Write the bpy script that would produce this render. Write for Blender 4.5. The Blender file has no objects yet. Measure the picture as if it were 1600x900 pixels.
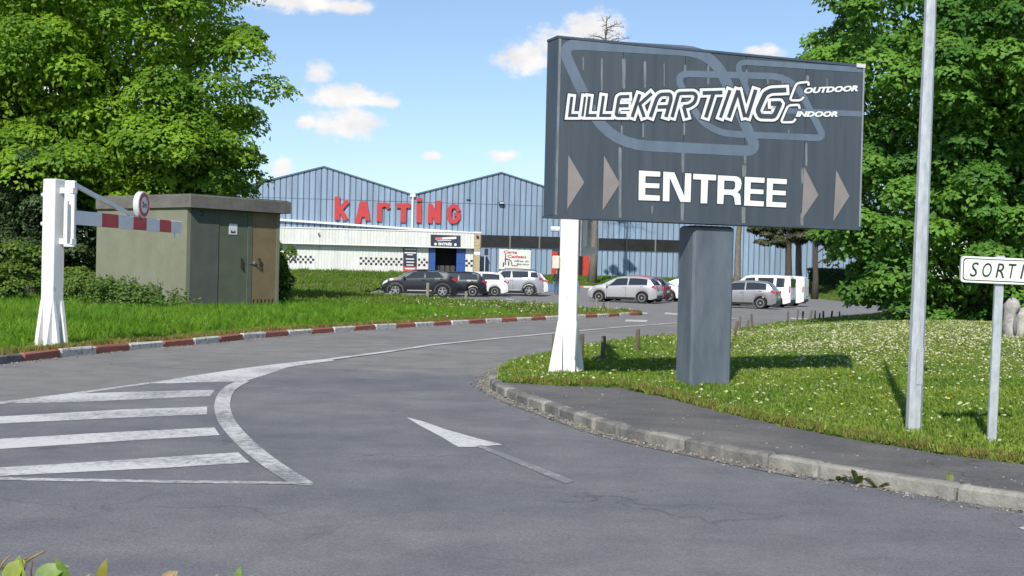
import bpy, bmesh, math, random
import numpy as np
from mathutils import Vector, Matrix, Euler
from mathutils.geometry import delaunay_2d_cdt, tessellate_polygon
random.seed(7)
rng = np.random.default_rng(7)
SC = bpy.context.scene
C = SC.collection
R = math.radians

# ------------------------------------------------------------------ camera, light, exposure
F = 2000.0                       # focal length in pixels of the 1600 px wide photograph
CAM_H = 1.5
PITCH = math.atan(25.0 / F)
ROLL = R(1.375)
fwd = Vector((0, math.cos(PITCH), -math.sin(PITCH)))
r0 = Vector((1, 0, 0)); u0 = Vector((0, math.sin(PITCH), math.cos(PITCH)))
rt = r0 * math.cos(ROLL) + u0 * math.sin(ROLL)
up = -r0 * math.sin(ROLL) + u0 * math.cos(ROLL)
CAM = Vector((0, 0, CAM_H))
cam = bpy.data.cameras.new('camera'); cam_o = bpy.data.objects.new('camera', cam); C.objects.link(cam_o)
cam_o.matrix_world = Matrix(((rt.x, up.x, -fwd.x, CAM.x), (rt.y, up.y, -fwd.y, CAM.y), (rt.z, up.z, -fwd.z, CAM.z), (0, 0, 0, 1)))
cam.sensor_width = 36; cam.lens = 36 * F / 1600; cam.clip_start = 0.1; cam.clip_end = 5000
SC.camera = cam_o

SUN_ELEV, SUN_AZ = R(40), math.atan2(-0.24, -0.97)     # behind the camera, a little to the left
SUN_STRENGTH, SKY_STRENGTH, EXPOSURE = 2.7, 0.068, 1.02
sd = Vector((math.sin(SUN_AZ) * math.cos(SUN_ELEV), math.cos(SUN_AZ) * math.cos(SUN_ELEV), math.sin(SUN_ELEV)))
sun = bpy.data.lights.new('sun', 'SUN'); sun.energy = SUN_STRENGTH; sun.angle = R(0.6); sun.color = (1, .95, .87)
sun_o = bpy.data.objects.new('sun', sun); C.objects.link(sun_o)
sun_o.location = sd * 200; sun_o.rotation_euler = sd.to_track_quat('Z', 'Y').to_euler()
SC.view_settings.view_transform = 'Standard'; SC.view_settings.look = 'None'
SC.view_settings.exposure = EXPOSURE; SC.view_settings.gamma = 1
SC.cycles.max_bounces = 6; SC.cycles.transparent_max_bounces = 6
SC.cycles.diffuse_bounces = 3; SC.cycles.glossy_bounces = 2; SC.cycles.transmission_bounces = 3
SC.cycles.use_denoising = True; SC.cycles.use_adaptive_sampling = True; SC.cycles.adaptive_threshold = .02

def ray(px, py):
    return fwd + rt * ((px - 800) / F) - up * ((py - 450) / F)
def G(px, py, z=0.0):                 # the ground point (height z) seen at a photo pixel
    d = ray(px, py); t = (z - CAM.z) / d.z
    return CAM + d * t
def at(px, py, Y):
    d = ray(px, py); return CAM + d * (Y / d.y)

# world: blue sky with small fair-weather cumulus all round
W = bpy.data.worlds.new('World'); SC.world = W; W.use_nodes = True
nt = W.node_tree; N = nt.nodes; L = nt.links
for n in list(N): N.remove(n)
def wn(t, **k):
    n = N.new(t)
    for a, b in k.items(): setattr(n, a, b)
    return n
sky = wn('ShaderNodeTexSky', sky_type='NISHITA'); sky.sun_disc = False
sky.sun_elevation = SUN_ELEV; sky.sun_rotation = SUN_AZ; sky.air_density = 1.0; sky.dust_density = 0.25; sky.ozone_density = 6.0
W.cycles.sampling_method = 'MANUAL'; W.cycles.sample_map_resolution = 256
tc = wn('ShaderNodeTexCoord')
sep = wn('ShaderNodeSeparateXYZ'); L.new(tc.outputs['Generated'], sep.inputs[0])
az = wn('ShaderNodeMath', operation='ARCTAN2'); L.new(sep.outputs[0], az.inputs[0]); L.new(sep.outputs[1], az.inputs[1])
el = wn('ShaderNodeMath', operation='ARCSINE'); L.new(sep.outputs[2], el.inputs[0])
ae = wn('ShaderNodeCombineXYZ'); L.new(az.outputs[0], ae.inputs[0]); L.new(el.outputs[0], ae.inputs[1])
blobs = []
for px, py, rx, ry in [(455, 2, 85, 15), (548, 10, 40, 12), (498, 113, 22, 17), (540, 150, 58, 19), (585, 158, 40, 9), (480, 190, 17, 13),
        (540, 195, 55, 22), (555, 182, 22, 18), (672, 242, 16, 8), (783, 243, 24, 9), (822, 90, 45, 26), (925, 48, 50, 30), (872, 70, 40, 30),
        (1195, 80, 28, 11), (440, 262, 18, 16), (1040, 140, 70, 22), (1150, 210, 60, 18), (300, 60, 60, 25), (60, 30, 70, 40), (100, 130, 60, 35)]:
    d = ray(px, py).normalized()
    blobs.append((math.atan2(d.x, d.y), math.asin(d.z), rx / F * 1.08, ry / F * 1.08))
rb = random.Random(5)
for i in range(20):
    a = rb.uniform(.45, 2 * math.pi - .45)
    if a > math.pi: a -= 2 * math.pi
    e = rb.uniform(.06, .95); s = rb.uniform(.03, .09)
    blobs.append((a, e, s, s * rb.uniform(.3, .45)))
prev = None
for a, e, ra, re in blobs:
    s = wn('ShaderNodeVectorMath', operation='SUBTRACT'); L.new(ae.outputs[0], s.inputs[0]); s.inputs[1].default_value = (a, e, 0)
    m = wn('ShaderNodeVectorMath', operation='MULTIPLY'); L.new(s.outputs[0], m.inputs[0]); m.inputs[1].default_value = (1 / ra, 1 / re, 0)
    l = wn('ShaderNodeVectorMath', operation='LENGTH'); L.new(m.outputs[0], l.inputs[0])
    if prev is None: prev = l.outputs['Value']
    else:
        mm = wn('ShaderNodeMath', operation='MINIMUM'); L.new(prev, mm.inputs[0]); L.new(l.outputs['Value'], mm.inputs[1]); prev = mm.outputs[0]
st = wn('ShaderNodeVectorMath', operation='MULTIPLY'); L.new(ae.outputs[0], st.inputs[0]); st.inputs[1].default_value = (1, 1.5, 1)
nz = wn('ShaderNodeTexNoise'); nz.inputs['Scale'].default_value = 55; nz.inputs['Detail'].default_value = 8; nz.inputs['Roughness'].default_value = .62; L.new(st.outputs[0], nz.inputs['Vector'])
n2 = wn('ShaderNodeMath', operation='MULTIPLY_ADD'); L.new(nz.outputs['Fac'], n2.inputs[0]); n2.inputs[1].default_value = 1.9; n2.inputs[2].default_value = -.95
dd = wn('ShaderNodeMath', operation='SUBTRACT'); L.new(prev, dd.inputs[0]); L.new(n2.outputs[0], dd.inputs[1])
mr = wn('ShaderNodeMapRange', interpolation_type='SMOOTHSTEP'); L.new(dd.outputs[0], mr.inputs[0])
mr.inputs[1].default_value = 1.2; mr.inputs[2].default_value = .4; mr.inputs[3].default_value = 0; mr.inputs[4].default_value = .92
nz2 = wn('ShaderNodeTexNoise'); nz2.inputs['Scale'].default_value = 34; nz2.inputs['Detail'].default_value = 3; L.new(st.outputs[0], nz2.inputs['Vector'])
cr = wn('ShaderNodeValToRGB'); L.new(nz2.outputs['Fac'], cr.inputs[0])
cr.color_ramp.elements[0].position = .3; cr.color_ramp.elements[0].color = (6.2, 6.05, 6.1, 1)
cr.color_ramp.elements[1].position = .65; cr.color_ramp.elements[1].color = (7.9, 7.5, 7.1, 1)
hz = wn('ShaderNodeHueSaturation'); hz.inputs['Saturation'].default_value = .88; hz.inputs['Value'].default_value = 1.0; L.new(sky.outputs[0], hz.inputs['Color'])
mx = wn('ShaderNodeMix', data_type='RGBA'); L.new(mr.outputs[0], mx.inputs[0]); L.new(hz.outputs[0], mx.inputs[6]); L.new(cr.outputs[0], mx.inputs[7])
bg = wn('ShaderNodeBackground'); bg.inputs[1].default_value = SKY_STRENGTH; L.new(mx.outputs[2], bg.inputs[0])
wo = wn('ShaderNodeOutputWorld'); L.new(bg.outputs[0], wo.inputs[0])

# ------------------------------------------------------------------ materials
MATS = {}
def mat(name, col, rough=.7, var=0.0, scale=6.0, col2=None, bump=0.0, bscale=60.0, metal=0.0, spec=.5, trans=0.0, coat=0.0, rand=0.0, coords='Object', stretch=(1, 1, 1), thr=None, alpha=None):
    if name in MATS: return MATS[name]
    m = bpy.data.materials.new(name); m.use_nodes = True; MATS[name] = m
    t = m.node_tree; n = t.nodes; l = t.links
    b = n['Principled BSDF']; out = n['Material Output']
    b.inputs['Roughness'].default_value = rough; b.inputs['Metallic'].default_value = metal
    b.inputs['Specular IOR Level'].default_value = spec; b.inputs['Coat Weight'].default_value = coat; b.inputs['Coat Roughness'].default_value = .06
    c = tuple(col) + (1,); src = None
    if coords == 'World':
        g = n.new('ShaderNodeNewGeometry'); vec = g.outputs['Position']
    else:
        g = n.new('ShaderNodeTexCoord'); vec = g.outputs['Object']
    mp = n.new('ShaderNodeMapping'); l.new(vec, mp.inputs[0]); mp.inputs['Scale'].default_value = stretch
    if var or col2:
        c2 = tuple(col2) + (1,) if col2 else tuple(min(1, x * (1 + var)) for x in col) + (1,)
        c1 = c if col2 else tuple(x * (1 - var) for x in col) + (1,)
        z = n.new('ShaderNodeTexNoise'); z.inputs['Scale'].default_value = scale; z.inputs['Detail'].default_value = 5; z.inputs['Roughness'].default_value = .65
        l.new(mp.outputs[0], z.inputs['Vector'])
        rr = n.new('ShaderNodeValToRGB'); l.new(z.outputs['Fac'], rr.inputs[0])
        a, bb = thr or (.33, .67)
        rr.color_ramp.elements[0].position = a; rr.color_ramp.elements[0].color = c1
        rr.color_ramp.elements[1].position = bb; rr.color_ramp.elements[1].color = c2
        src = rr.outputs[0]
    if rand:
        oi = n.new('ShaderNodeObjectInfo'); hs = n.new('ShaderNodeHueSaturation')
        mv = n.new('ShaderNodeMapRange'); l.new(oi.outputs['Random'], mv.inputs[0]); mv.inputs[3].default_value = 1 - rand; mv.inputs[4].default_value = 1 + rand
        l.new(mv.outputs[0], hs.inputs['Value'])
        if src: l.new(src, hs.inputs['Color'])
        else: hs.inputs['Color'].default_value = c
        src = hs.outputs[0]
    if src: l.new(src, b.inputs['Base Color'])
    else: b.inputs['Base Color'].default_value = c
    if bump:
        z = n.new('ShaderNodeTexNoise'); z.inputs['Scale'].default_value = bscale; z.inputs['Detail'].default_value = 3
        l.new(mp.outputs[0], z.inputs['Vector'])
        bp = n.new('ShaderNodeBump'); bp.inputs['Strength'].default_value = bump; bp.inputs['Distance'].default_value = .02
        l.new(z.outputs['Fac'], bp.inputs['Height']); l.new(bp.outputs[0], b.inputs['Normal'])
    if trans:
        tr = n.new('ShaderNodeBsdfTranslucent'); ms = n.new('ShaderNodeMixShader'); ms.inputs[0].default_value = trans
        if src:
            br = n.new('ShaderNodeHueSaturation'); br.inputs['Value'].default_value = 1.5; br.inputs['Saturation'].default_value = 1.1; l.new(src, br.inputs['Color']); l.new(br.outputs[0], tr.inputs[0])
        else: tr.inputs[0].default_value = tuple(min(1, x * 1.5) for x in col) + (1,)
        l.new(b.outputs[0], ms.inputs[1]); l.new(tr.outputs[0], ms.inputs[2]); l.new(ms.outputs[0], out.inputs[0])
    if alpha is not None: b.inputs['Alpha'].default_value = alpha
    return m

def leaf_mat(name, dark, light, trans=.3, sc=.9, hi=None):
    # leaf colour varies from clump to clump (world noise) and from leaf to leaf (attribute)
    if name in MATS: return MATS[name]
    m = bpy.data.materials.new(name); m.use_nodes = True; MATS[name] = m
    t = m.node_tree; n = t.nodes; l = t.links; b = n['Principled BSDF']
    g = n.new('ShaderNodeNewGeometry'); z = n.new('ShaderNodeTexNoise'); z.inputs['Scale'].default_value = sc; z.inputs['Detail'].default_value = 3
    l.new(g.outputs['Position'], z.inputs['Vector'])
    at_ = n.new('ShaderNodeAttribute'); at_.attribute_name = 'tint'
    ad = n.new('ShaderNodeMath'); ad.operation = 'MULTIPLY_ADD'; l.new(at_.outputs['Fac'], ad.inputs[0]); ad.inputs[1].default_value = .7; l.new(z.outputs['Fac'], ad.inputs[2])
    sb = n.new('ShaderNodeMath'); sb.operation = 'SUBTRACT'; l.new(ad.outputs[0], sb.inputs[0]); sb.inputs[1].default_value = .35
    rr = n.new('ShaderNodeValToRGB'); l.new(sb.outputs[0], rr.inputs[0])
    rr.color_ramp.elements[0].position = .25; rr.color_ramp.elements[0].color = tuple(dark) + (1,)
    rr.color_ramp.elements[1].position = .75; rr.color_ramp.elements[1].color = tuple(light) + (1,)
    l.new(rr.outputs[0], b.inputs['Base Color']); b.inputs['Roughness'].default_value = .55; b.inputs['Specular IOR Level'].default_value = .35
    tr = n.new('ShaderNodeBsdfTranslucent'); ms = n.new('ShaderNodeMixShader'); ms.inputs[0].default_value = trans
    br = n.new('ShaderNodeHueSaturation'); br.inputs['Value'].default_value = 1.6; br.inputs['Hue'].default_value = .485; l.new(rr.outputs[0], br.inputs['Color']); l.new(br.outputs[0], tr.inputs[0])
    l.new(b.outputs[0], ms.inputs[1]); l.new(tr.outputs[0], ms.inputs[2]); l.new(ms.outputs[0], n['Material Output'].inputs[0])
    return m

# ------------------------------------------------------------------ mesh helpers
class MB:
    def __init__(s): s.v = []; s.f = []; s.m = []
    def add(s, vs, fs, mi=0):
        o = len(s.v); s.v += [tuple(p) for p in vs]
        for f in fs: s.f.append([i + o for i in f]); s.m.append(mi)
        return s
    def box(s, c, d, rz=0.0, M=None, mi=0, ch=0.0):
        x, y, z = d[0] / 2, d[1] / 2, d[2] / 2
        if ch:                                                # chamfered top and vertical edges
            k = ch
            ring = [(-x + k, -y), (x - k, -y), (x, -y + k), (x, y - k), (x - k, y), (-x + k, y), (-x, y - k), (-x, -y + k)]
            ring2 = [(a * (x - k) / x, b * (y - k) / y) for a, b in ring]
            P = [(a, b, -z) for a, b in ring] + [(a, b, z - k) for a, b in ring] + [(a, b, z) for a, b in ring2]
            fs = [tuple(range(7, -1, -1)), tuple(range(16, 24))]
            for q in (0, 8): fs += [(q + i, q + (i + 1) % 8, q + 8 + (i + 1) % 8, q + 8 + i) for i in range(8)]
        else:
            P = [(i, j, k) for k in (-z, z) for j in (-y, y) for i in (-x, x)]
            fs = [(0, 2, 3, 1), (4, 5, 7, 6), (0, 1, 5, 4), (2, 6, 7, 3), (0, 4, 6, 2), (1, 3, 7, 5)]
        Mr = M if M is not None else Matrix.Rotation(rz, 3, 'Z')
        c = Vector(c); return s.add([c + Mr @ Vector(p) for p in P], fs, mi)
    def tube(s, pts, rad, n=8, cap=True, mi=0, rot=0.0):
        pts = [Vector(p) for p in pts]; vs = []; fs = []
        if not hasattr(rad, '__len__'): rad = [rad] * len(pts)
        ref = None
        for i, p in enumerate(pts):
            t = (pts[min(i + 1, len(pts) - 1)] - pts[max(i - 1, 0)]).normalized()
            if ref is None: ref = Vector((1, 0, 0)) if abs(t.x) < .9 else Vector((0, 1, 0))
            a = (ref - t * ref.dot(t)).normalized(); b = t.cross(a); ref = a
            for k in range(n):
                an = 2 * math.pi * k / n + rot
                vs.append(p + (a * math.cos(an) + b * math.sin(an)) * rad[i])
        for i in range(len(pts) - 1):
            for k in range(n):
                k2 = (k + 1) % n; fs.append((i * n + k, i * n + k2, (i + 1) * n + k2, (i + 1) * n + k))
        if cap: fs += [tuple(range(n - 1, -1, -1)), tuple((len(pts) - 1) * n + k for k in range(n))]
        return s.add(vs, fs, mi)
    def beam(s, a, b, w, h, mi=0):
        a = Vector(a); b = Vector(b); d = b - a; ln = d.length; t = d.normalized()
        upv = Vector((0, 0, 1)) if abs(t.z) < .95 else Vector((0, 1, 0))
        y = upv.cross(t).normalized(); z = t.cross(y)
        M = Matrix((t, y, z)).transposed()
        return s.box((a + b) / 2, (ln, w, h), M=M, mi=mi)
    def lathe(s, prof, n=24, axis='Z', o=(0, 0, 0), mi=0):
        vs = []; fs = []; o = Vector(o)
        for r_, z in prof:
            for k in range(n):
                a = 2 * math.pi * k / n; p = (r_ * math.cos(a), r_ * math.sin(a), z)
                if axis == 'Y': p = (p[0], p[2], p[1])
                if axis == 'X': p = (p[2], p[0], p[1])
                vs.append(o + Vector(p))
        for i in range(len(prof) - 1):
            for k in range(n):
                k2 = (k + 1) % n; fs.append((i * n + k, i * n + k2, (i + 1) * n + k2, (i + 1) * n + k))
        fs.append(tuple(range(n - 1, -1, -1))); fs.append(tuple((len(prof) - 1) * n + k for k in range(n)))
        return s.add(vs, fs, mi)
    def prism(s, poly, fn, d0, d1, mi=0, hole=None, back=True):
        """poly in 2D; fn(u,v,d) -> 3D; solid between depths d0 (front) and d1 (back)"""
        loops = [poly] + ([hole] if hole else [])
        flat = [p for q in loops for p in q]
        tris = tessellate_polygon([[Vector((p[0], p[1], 0)) for p in q] for q in loops])
        n = len(flat); vs = [fn(p[0], p[1], d0) for p in flat]; fs = [tuple(t) for t in tris]
        if back:
            vs += [fn(p[0], p[1], d1) for p in flat]; fs += [tuple(i + n for i in reversed(t)) for t in tris]
            o = 0
            for q in loops:
                for i in range(len(q)):
                    j = (i + 1) % len(q); fs.append((o + i, o + j, o + j + n, o + i + n))
                o += len(q)
        return s.add(vs, fs, mi)
    def build(s, name, m, parent=None, smooth=False, fix=True):
        me = bpy.data.meshes.new(name); me.from_pydata(s.v, [], s.f)
        ms = m if isinstance(m, (list, tuple)) else [m]
        for q in ms: me.materials.append(q)
        if len(ms) > 1: me.polygons.foreach_set('material_index', s.m)
        if fix and len(s.f) < 20000:
            bm = bmesh.new(); bm.from_mesh(me); bmesh.ops.recalc_face_normals(bm, faces=bm.faces); bm.to_mesh(me); bm.free()
        if smooth:
            me.polygons.foreach_set('use_smooth', [True] * len(me.polygons))
            if smooth == 'auto':
                try: me.set_sharp_from_angle(angle=R(35))
                except Exception: pass
        o = bpy.data.objects.new(name, me); C.objects.link(o)
        if parent: o.parent = parent
        return o
def tag(o, label=None, cat=None, group=None, kind=None):
    if label: o['label'] = label
    if cat: o['category'] = cat
    if group: o['group'] = group
    if kind: o['kind'] = kind
    return o
def thing(name, label, cat, loc=(0, 0, 0), rz=0.0, group=None):
    o = bpy.data.objects.new(name, None); o.empty_display_size = .2; C.objects.link(o)
    o.location = loc; o.rotation_euler = (0, 0, rz); return tag(o, label, cat, group)
def inst(me, name, parent, loc, rz=0.0, rot=None, scale=None):
    o = bpy.data.objects.new(name, me); C.objects.link(o); o.parent = parent; o.location = loc
    o.rotation_euler = rot if rot else (0, 0, rz)
    if scale: o.scale = scale
    return o
def mesh_only(mb, m, smooth=False):
    o = mb.build('tmp', m, None, smooth); me = o.data; bpy.data.objects.remove(o); return me

def round_poly(P, rads, closed=True, n=6):
    out = []; k = len(P)
    if not hasattr(rads, '__len__'): rads = [rads] * k
    for i in range(k):
        p = Vector(P[i][:2])
        if not closed and i in (0, k - 1): out.append(p); continue
        a = Vector(P[i - 1][:2]); b = Vector(P[(i + 1) % k][:2]); d1 = (a - p); d2 = (b - p)
        rr = min(rads[i], d1.length * .48, d2.length * .48); s = p + d1.normalized() * rr; e = p + d2.normalized() * rr
        for q in range(n + 1):
            t = q / n; out.append(s * (1 - t) ** 2 + p * 2 * t * (1 - t) + e * t * t)
    return out
def stroke_quads(P, w, closed=False, lim=2.2):
    """left and right offset points of a mitred stroke"""
    P = [Vector(p[:2]) for p in P]; k = len(P); Lf = []; Rt = []
    for i in range(k):
        a = P[i - 1] if (closed or i > 0) else None; b = P[(i + 1) % k] if (closed or i < k - 1) else None
        d1 = (P[i] - a).normalized() if a is not None else None; d2 = (b - P[i]).normalized() if b is not None else None
        if d1 is None: d1 = d2
        if d2 is None: d2 = d1
        n1 = Vector((-d1.y, d1.x)); n2 = Vector((-d2.y, d2.x)); m = n1 + n2
        m = n1 if m.length < 1e-4 else m.normalized(); s = 1 / max(m.dot(n1), 1 / lim)
        ww = w[i] if hasattr(w, '__len__') else w
        Lf.append(P[i] + m * s * ww / 2); Rt.append(P[i] - m * s * ww / 2)
    return Lf, Rt
def stroke(mb, P, w, fn, d, closed=False, cap=0.0, mi=0):
    if cap and not closed:
        P = [Vector(p[:2]) for p in P]
        P[0] = P[0] + (P[0] - P[1]).normalized() * cap; P[-1] = P[-1] + (P[-1] - P[-2]).normalized() * cap
    Lf, Rt = stroke_quads(P, w, closed); k = len(P); vs = []
    for a, b in zip(Lf, Rt): vs += [fn(a.x, a.y, d), fn(b.x, b.y, d)]
    fs = [(2 * i, 2 * i + 1, 2 * ((i + 1) % k) + 1, 2 * ((i + 1) % k)) for i in range(k if closed else k - 1)]
    return mb.add(vs, fs, mi)
def stroke_solid(mb, P, w, fn, d0, d1, mi=0):
    Lf, Rt = stroke_quads(P, w); k = len(P)
    for i in range(k - 1):
        mb.prism([Lf[i], Lf[i + 1], Rt[i + 1], Rt[i]], fn, d0, d1, mi=mi)
    return mb
def text_tris(body, size=1.0, offset=0.0, shear=0.0, spacing=1.0):
    """flat 2D triangles of a text in the built-in typeface"""
    c = bpy.data.curves.new('t', 'FONT'); c.body = body; c.size = size; c.offset = offset; c.shear = shear; c.space_character = spacing
    c.fill_mode = 'FRONT' if hasattr(c, 'fill_mode') else c.fill_mode; c.resolution_u = 3; c.dimensions = '2D'
    o = bpy.data.objects.new('t', c); me = bpy.data.meshes.new_from_object(o)
    v = [tuple(q.co) for q in me.vertices]; f = [tuple(p.vertices) for p in me.polygons]
    bpy.data.objects.remove(o); bpy.data.meshes.remove(me); bpy.data.curves.remove(c)
    return v, f
def text_on(mb, body, x0, x1, ybase, ytop, fn, d, offset=0.0, shear=0.0, mi=0):
    """writes text so that it spans x0..x1 and ybase..ytop of the 2D frame fn(u,v,d); x1 may slant through tuples"""
    v, f = text_tris(body, 1.0, offset, shear)
    xs = [p[0] for p in v]; ys = [p[1] for p in v]; a, b, c_, e = min(xs), max(xs), min(ys), max(ys)
    return mb.add([fn(x0 + (p[0] - a) / (b - a) * (x1 - x0), ybase + (p[1] - c_) / (e - c_) * (ytop - ybase), d) for p in v], f, mi)

def S(a, b, x):
    t = np.clip((np.asarray(x, float) - a) / (b - a), 0, 1); return t * t * (3 - 2 * t)
def baseH(x, y):
    return .3 * S(85, 108, y) + .85 * S(108, 124, y) - .012 * np.maximum(0, np.asarray(x, float) - 3) * S(38, 62, y) * (1 - S(90, 108, y))
def in_poly(x, y, P):
    x = np.asarray(x); y = np.asarray(y); r = np.zeros(x.shape, bool); k = len(P)
    for i in range(k):
        x1, y1 = P[i][0], P[i][1]; x2, y2 = P[(i + 1) % k][0], P[(i + 1) % k][1]
        c = ((y1 > y) != (y2 > y)) & (x < (x2 - x1) * (y - y1) / ((y2 - y1) or 1e-9) + x1); r ^= c
    return r
def edge_dist(x, y, P):
    d = np.full(np.shape(x), 1e9); k = len(P)
    for i in range(k):
        a = np.array(P[i][:2], float); b = np.array(P[(i + 1) % k][:2], float); ab = b - a; ll = ab @ ab + 1e-12
        t = np.clip(((x - a[0]) * ab[0] + (y - a[1]) * ab[1]) / ll, 0, 1)
        d = np.minimum(d, np.hypot(x - a[0] - t * ab[0], y - a[1] - t * ab[1]))
    return d
def sheet(name, P, zf, m, step=2.0, parent=None, skirt=0.0):
    P = [(p[0], p[1]) for p in P]; xs = [p[0] for p in P]; ys = [p[1] for p in P]; vs = [Vector(p) for p in P]
    y = min(ys) + step / 2
    while y < max(ys):
        s = step * max(1, y / 22); gx = np.arange(min(xs) + s / 2, max(xs), s) + rng.uniform(-.2, .2) * s
        gy = y + rng.uniform(-.2, .2, gx.shape) * s
        ok = in_poly(gx, gy, P) & (edge_dist(gx, gy, P) > .25 * s)
        vs += [Vector((a, b)) for a, b in zip(gx[ok], gy[ok])]; y += s
    k = len(P); r = delaunay_2d_cdt(vs, [(i, (i + 1) % k) for i in range(k)], [], 1, 1e-5)
    X = np.array([v.x for v in r[0]]); Y = np.array([v.y for v in r[0]]); Z = zf(X, Y)
    mb = MB(); mb.v = list(zip(X.tolist(), Y.tolist(), np.asarray(Z, float).tolist())); mb.f = [list(f) for f in r[2]]; mb.m = [0] * len(mb.f)
    # upward facing
    out = []
    for f in mb.f:
        a, b, c_ = (mb.v[i] for i in f[:3])
        out.append(f if (b[0] - a[0]) * (c_[1] - a[1]) - (b[1] - a[1]) * (c_[0] - a[0]) > 0 else f[::-1])
    mb.f = out
    if skirt:
        zz = zf(np.array(xs), np.array(ys)); o = len(mb.v)
        for i in range(k): mb.v += [(xs[i], ys[i], float(zz[i])), (xs[i], ys[i], float(zz[i]) - skirt)]
        for i in range(k):
            j = (i + 1) % k; mb.f.append([o + 2 * i, o + 2 * i + 1, o + 2 * j + 1, o + 2 * j]); mb.m.append(0)
    return mb.build(name, m, parent, smooth=True, fix=False)
def offset_line(P, d):
    Lf, Rt = stroke_quads([(p[0], p[1]) for p in P], 2 * abs(d)); return Lf if d > 0 else Rt
def resample(P, step):
    P = [Vector((p[0], p[1])) for p in P]; out = [P[0]]; acc = 0.0
    for a, b in zip(P[:-1], P[1:]):
        d = (b - a).length; pos = step - acc
        while pos <= d: out.append(a + (b - a) * (pos / d)); pos += step
        acc = (acc + d) % step
    return out

# ------------------------------------------------------------------ surfaces
def asphalt(name, c1, c2, patch, sc=.18, stretch=(1, 1, 1)):
    m = mat(name, c1, .93, col2=c2, scale=sc, bump=.55, bscale=90, coords='World', stretch=stretch, thr=(.3, .7), spec=.25)
    t = m.node_tree; n = t.nodes; l = t.links; b = n['Principled BSDF']; src = b.inputs['Base Color'].links[0].from_socket
    mp = [q for q in n if q.type == 'MAPPING'][0]; g = [q for q in n if q.type == 'NEW_GEOMETRY'][0]
    z = n.new('ShaderNodeTexNoise'); z.inputs['Scale'].default_value = 55; z.inputs['Detail'].default_value = 4; z.inputs['Roughness'].default_value = .9; l.new(g.outputs['Position'], z.inputs['Vector'])
    hs = n.new('ShaderNodeHueSaturation'); mr_ = n.new('ShaderNodeMapRange'); l.new(z.outputs['Fac'], mr_.inputs[0]); mr_.inputs[1].default_value = .3; mr_.inputs[2].default_value = .7; mr_.inputs[3].default_value = .60; mr_.inputs[4].default_value = 1.42
    l.new(mr_.outputs[0], hs.inputs['Value']); l.new(src, hs.inputs['Color'])
    # mid-scale stains and pale scuffs
    z2 = n.new('ShaderNodeTexNoise'); z2.inputs['Scale'].default_value = 1.3; z2.inputs['Detail'].default_value = 7; z2.inputs['Roughness'].default_value = .7; l.new(g.outputs['Position'], z2.inputs['Vector'])
    rp = n.new('ShaderNodeValToRGB'); l.new(z2.outputs['Fac'], rp.inputs[0]); rp.color_ramp.elements[0].position = .35; rp.color_ramp.elements[0].color = (.80, .80, .82, 1); rp.color_ramp.elements[1].position = .66; rp.color_ramp.elements[1].color = tuple(patch) + (1,)
    mu = n.new('ShaderNodeMix'); mu.data_type = 'RGBA'; mu.blend_type = 'MULTIPLY'; mu.inputs[0].default_value = 1; l.new(hs.outputs[0], mu.inputs[6]); l.new(rp.outputs[0], mu.inputs[7])
    # fine cracks
    vo = n.new('ShaderNodeTexVoronoi'); vo.feature = 'DISTANCE_TO_EDGE'; vo.inputs['Scale'].default_value = .55
    dz = n.new('ShaderNodeTexNoise'); dz.inputs['Scale'].default_value = 2.2; dz.inputs['Detail'].default_value = 6; l.new(g.outputs['Position'], dz.inputs['Vector'])
    va = n.new('ShaderNodeVectorMath'); va.operation = 'MULTIPLY_ADD'; l.new(dz.outputs['Color'], va.inputs[0]); va.inputs[1].default_value = (.9, .9, 0); l.new(g.outputs['Position'], va.inputs[2]); l.new(va.outputs[0], vo.inputs['Vector'])
    cm = n.new('ShaderNodeMapRange'); l.new(vo.outputs['Distance'], cm.inputs[0]); cm.inputs[1].default_value = .0; cm.inputs[2].default_value = .012; cm.inputs[3].default_value = .68; cm.inputs[4].default_value = 1
    z3 = n.new('ShaderNodeTexNoise'); z3.inputs['Scale'].default_value = .35; l.new(g.outputs['Position'], z3.inputs['Vector'])
    ck = n.new('ShaderNodeMapRange'); l.new(z3.outputs['Fac'], ck.inputs[0]); ck.inputs[1].default_value = .47; ck.inputs[2].default_value = .56
    mxc = n.new('ShaderNodeMix'); l.new(ck.outputs[0], mxc.inputs[0]); mxc.inputs[2].default_value = 1; l.new(cm.outputs[0], mxc.inputs[3])
    mu2 = n.new('ShaderNodeMix'); mu2.data_type = 'RGBA'; mu2.blend_type = 'MULTIPLY'; mu2.inputs[0].default_value = 1; l.new(mu.outputs[2], mu2.inputs[6]); l.new(mxc.outputs[0], mu2.inputs[7])
    l.new(mu2.outputs[2], b.inputs['Base Color'])
    return m
M_ROAD = asphalt('road_asphalt', (.130, .138, .162), (.215, .212, .214), (1.12, 1.1, 1.06), .16, (.55, 1.6, 1))
M_OLD = asphalt('old_asphalt', (.190, .188, .185), (.240, .235, .228), (1.14, 1.12, 1.08), .12, (.5, 1.3, 1))
M_PAVE = asphalt('pavement_asphalt', (.105, .103, .105), (.155, .151, .148), (1.2, 1.18, 1.15), .5)
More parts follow.
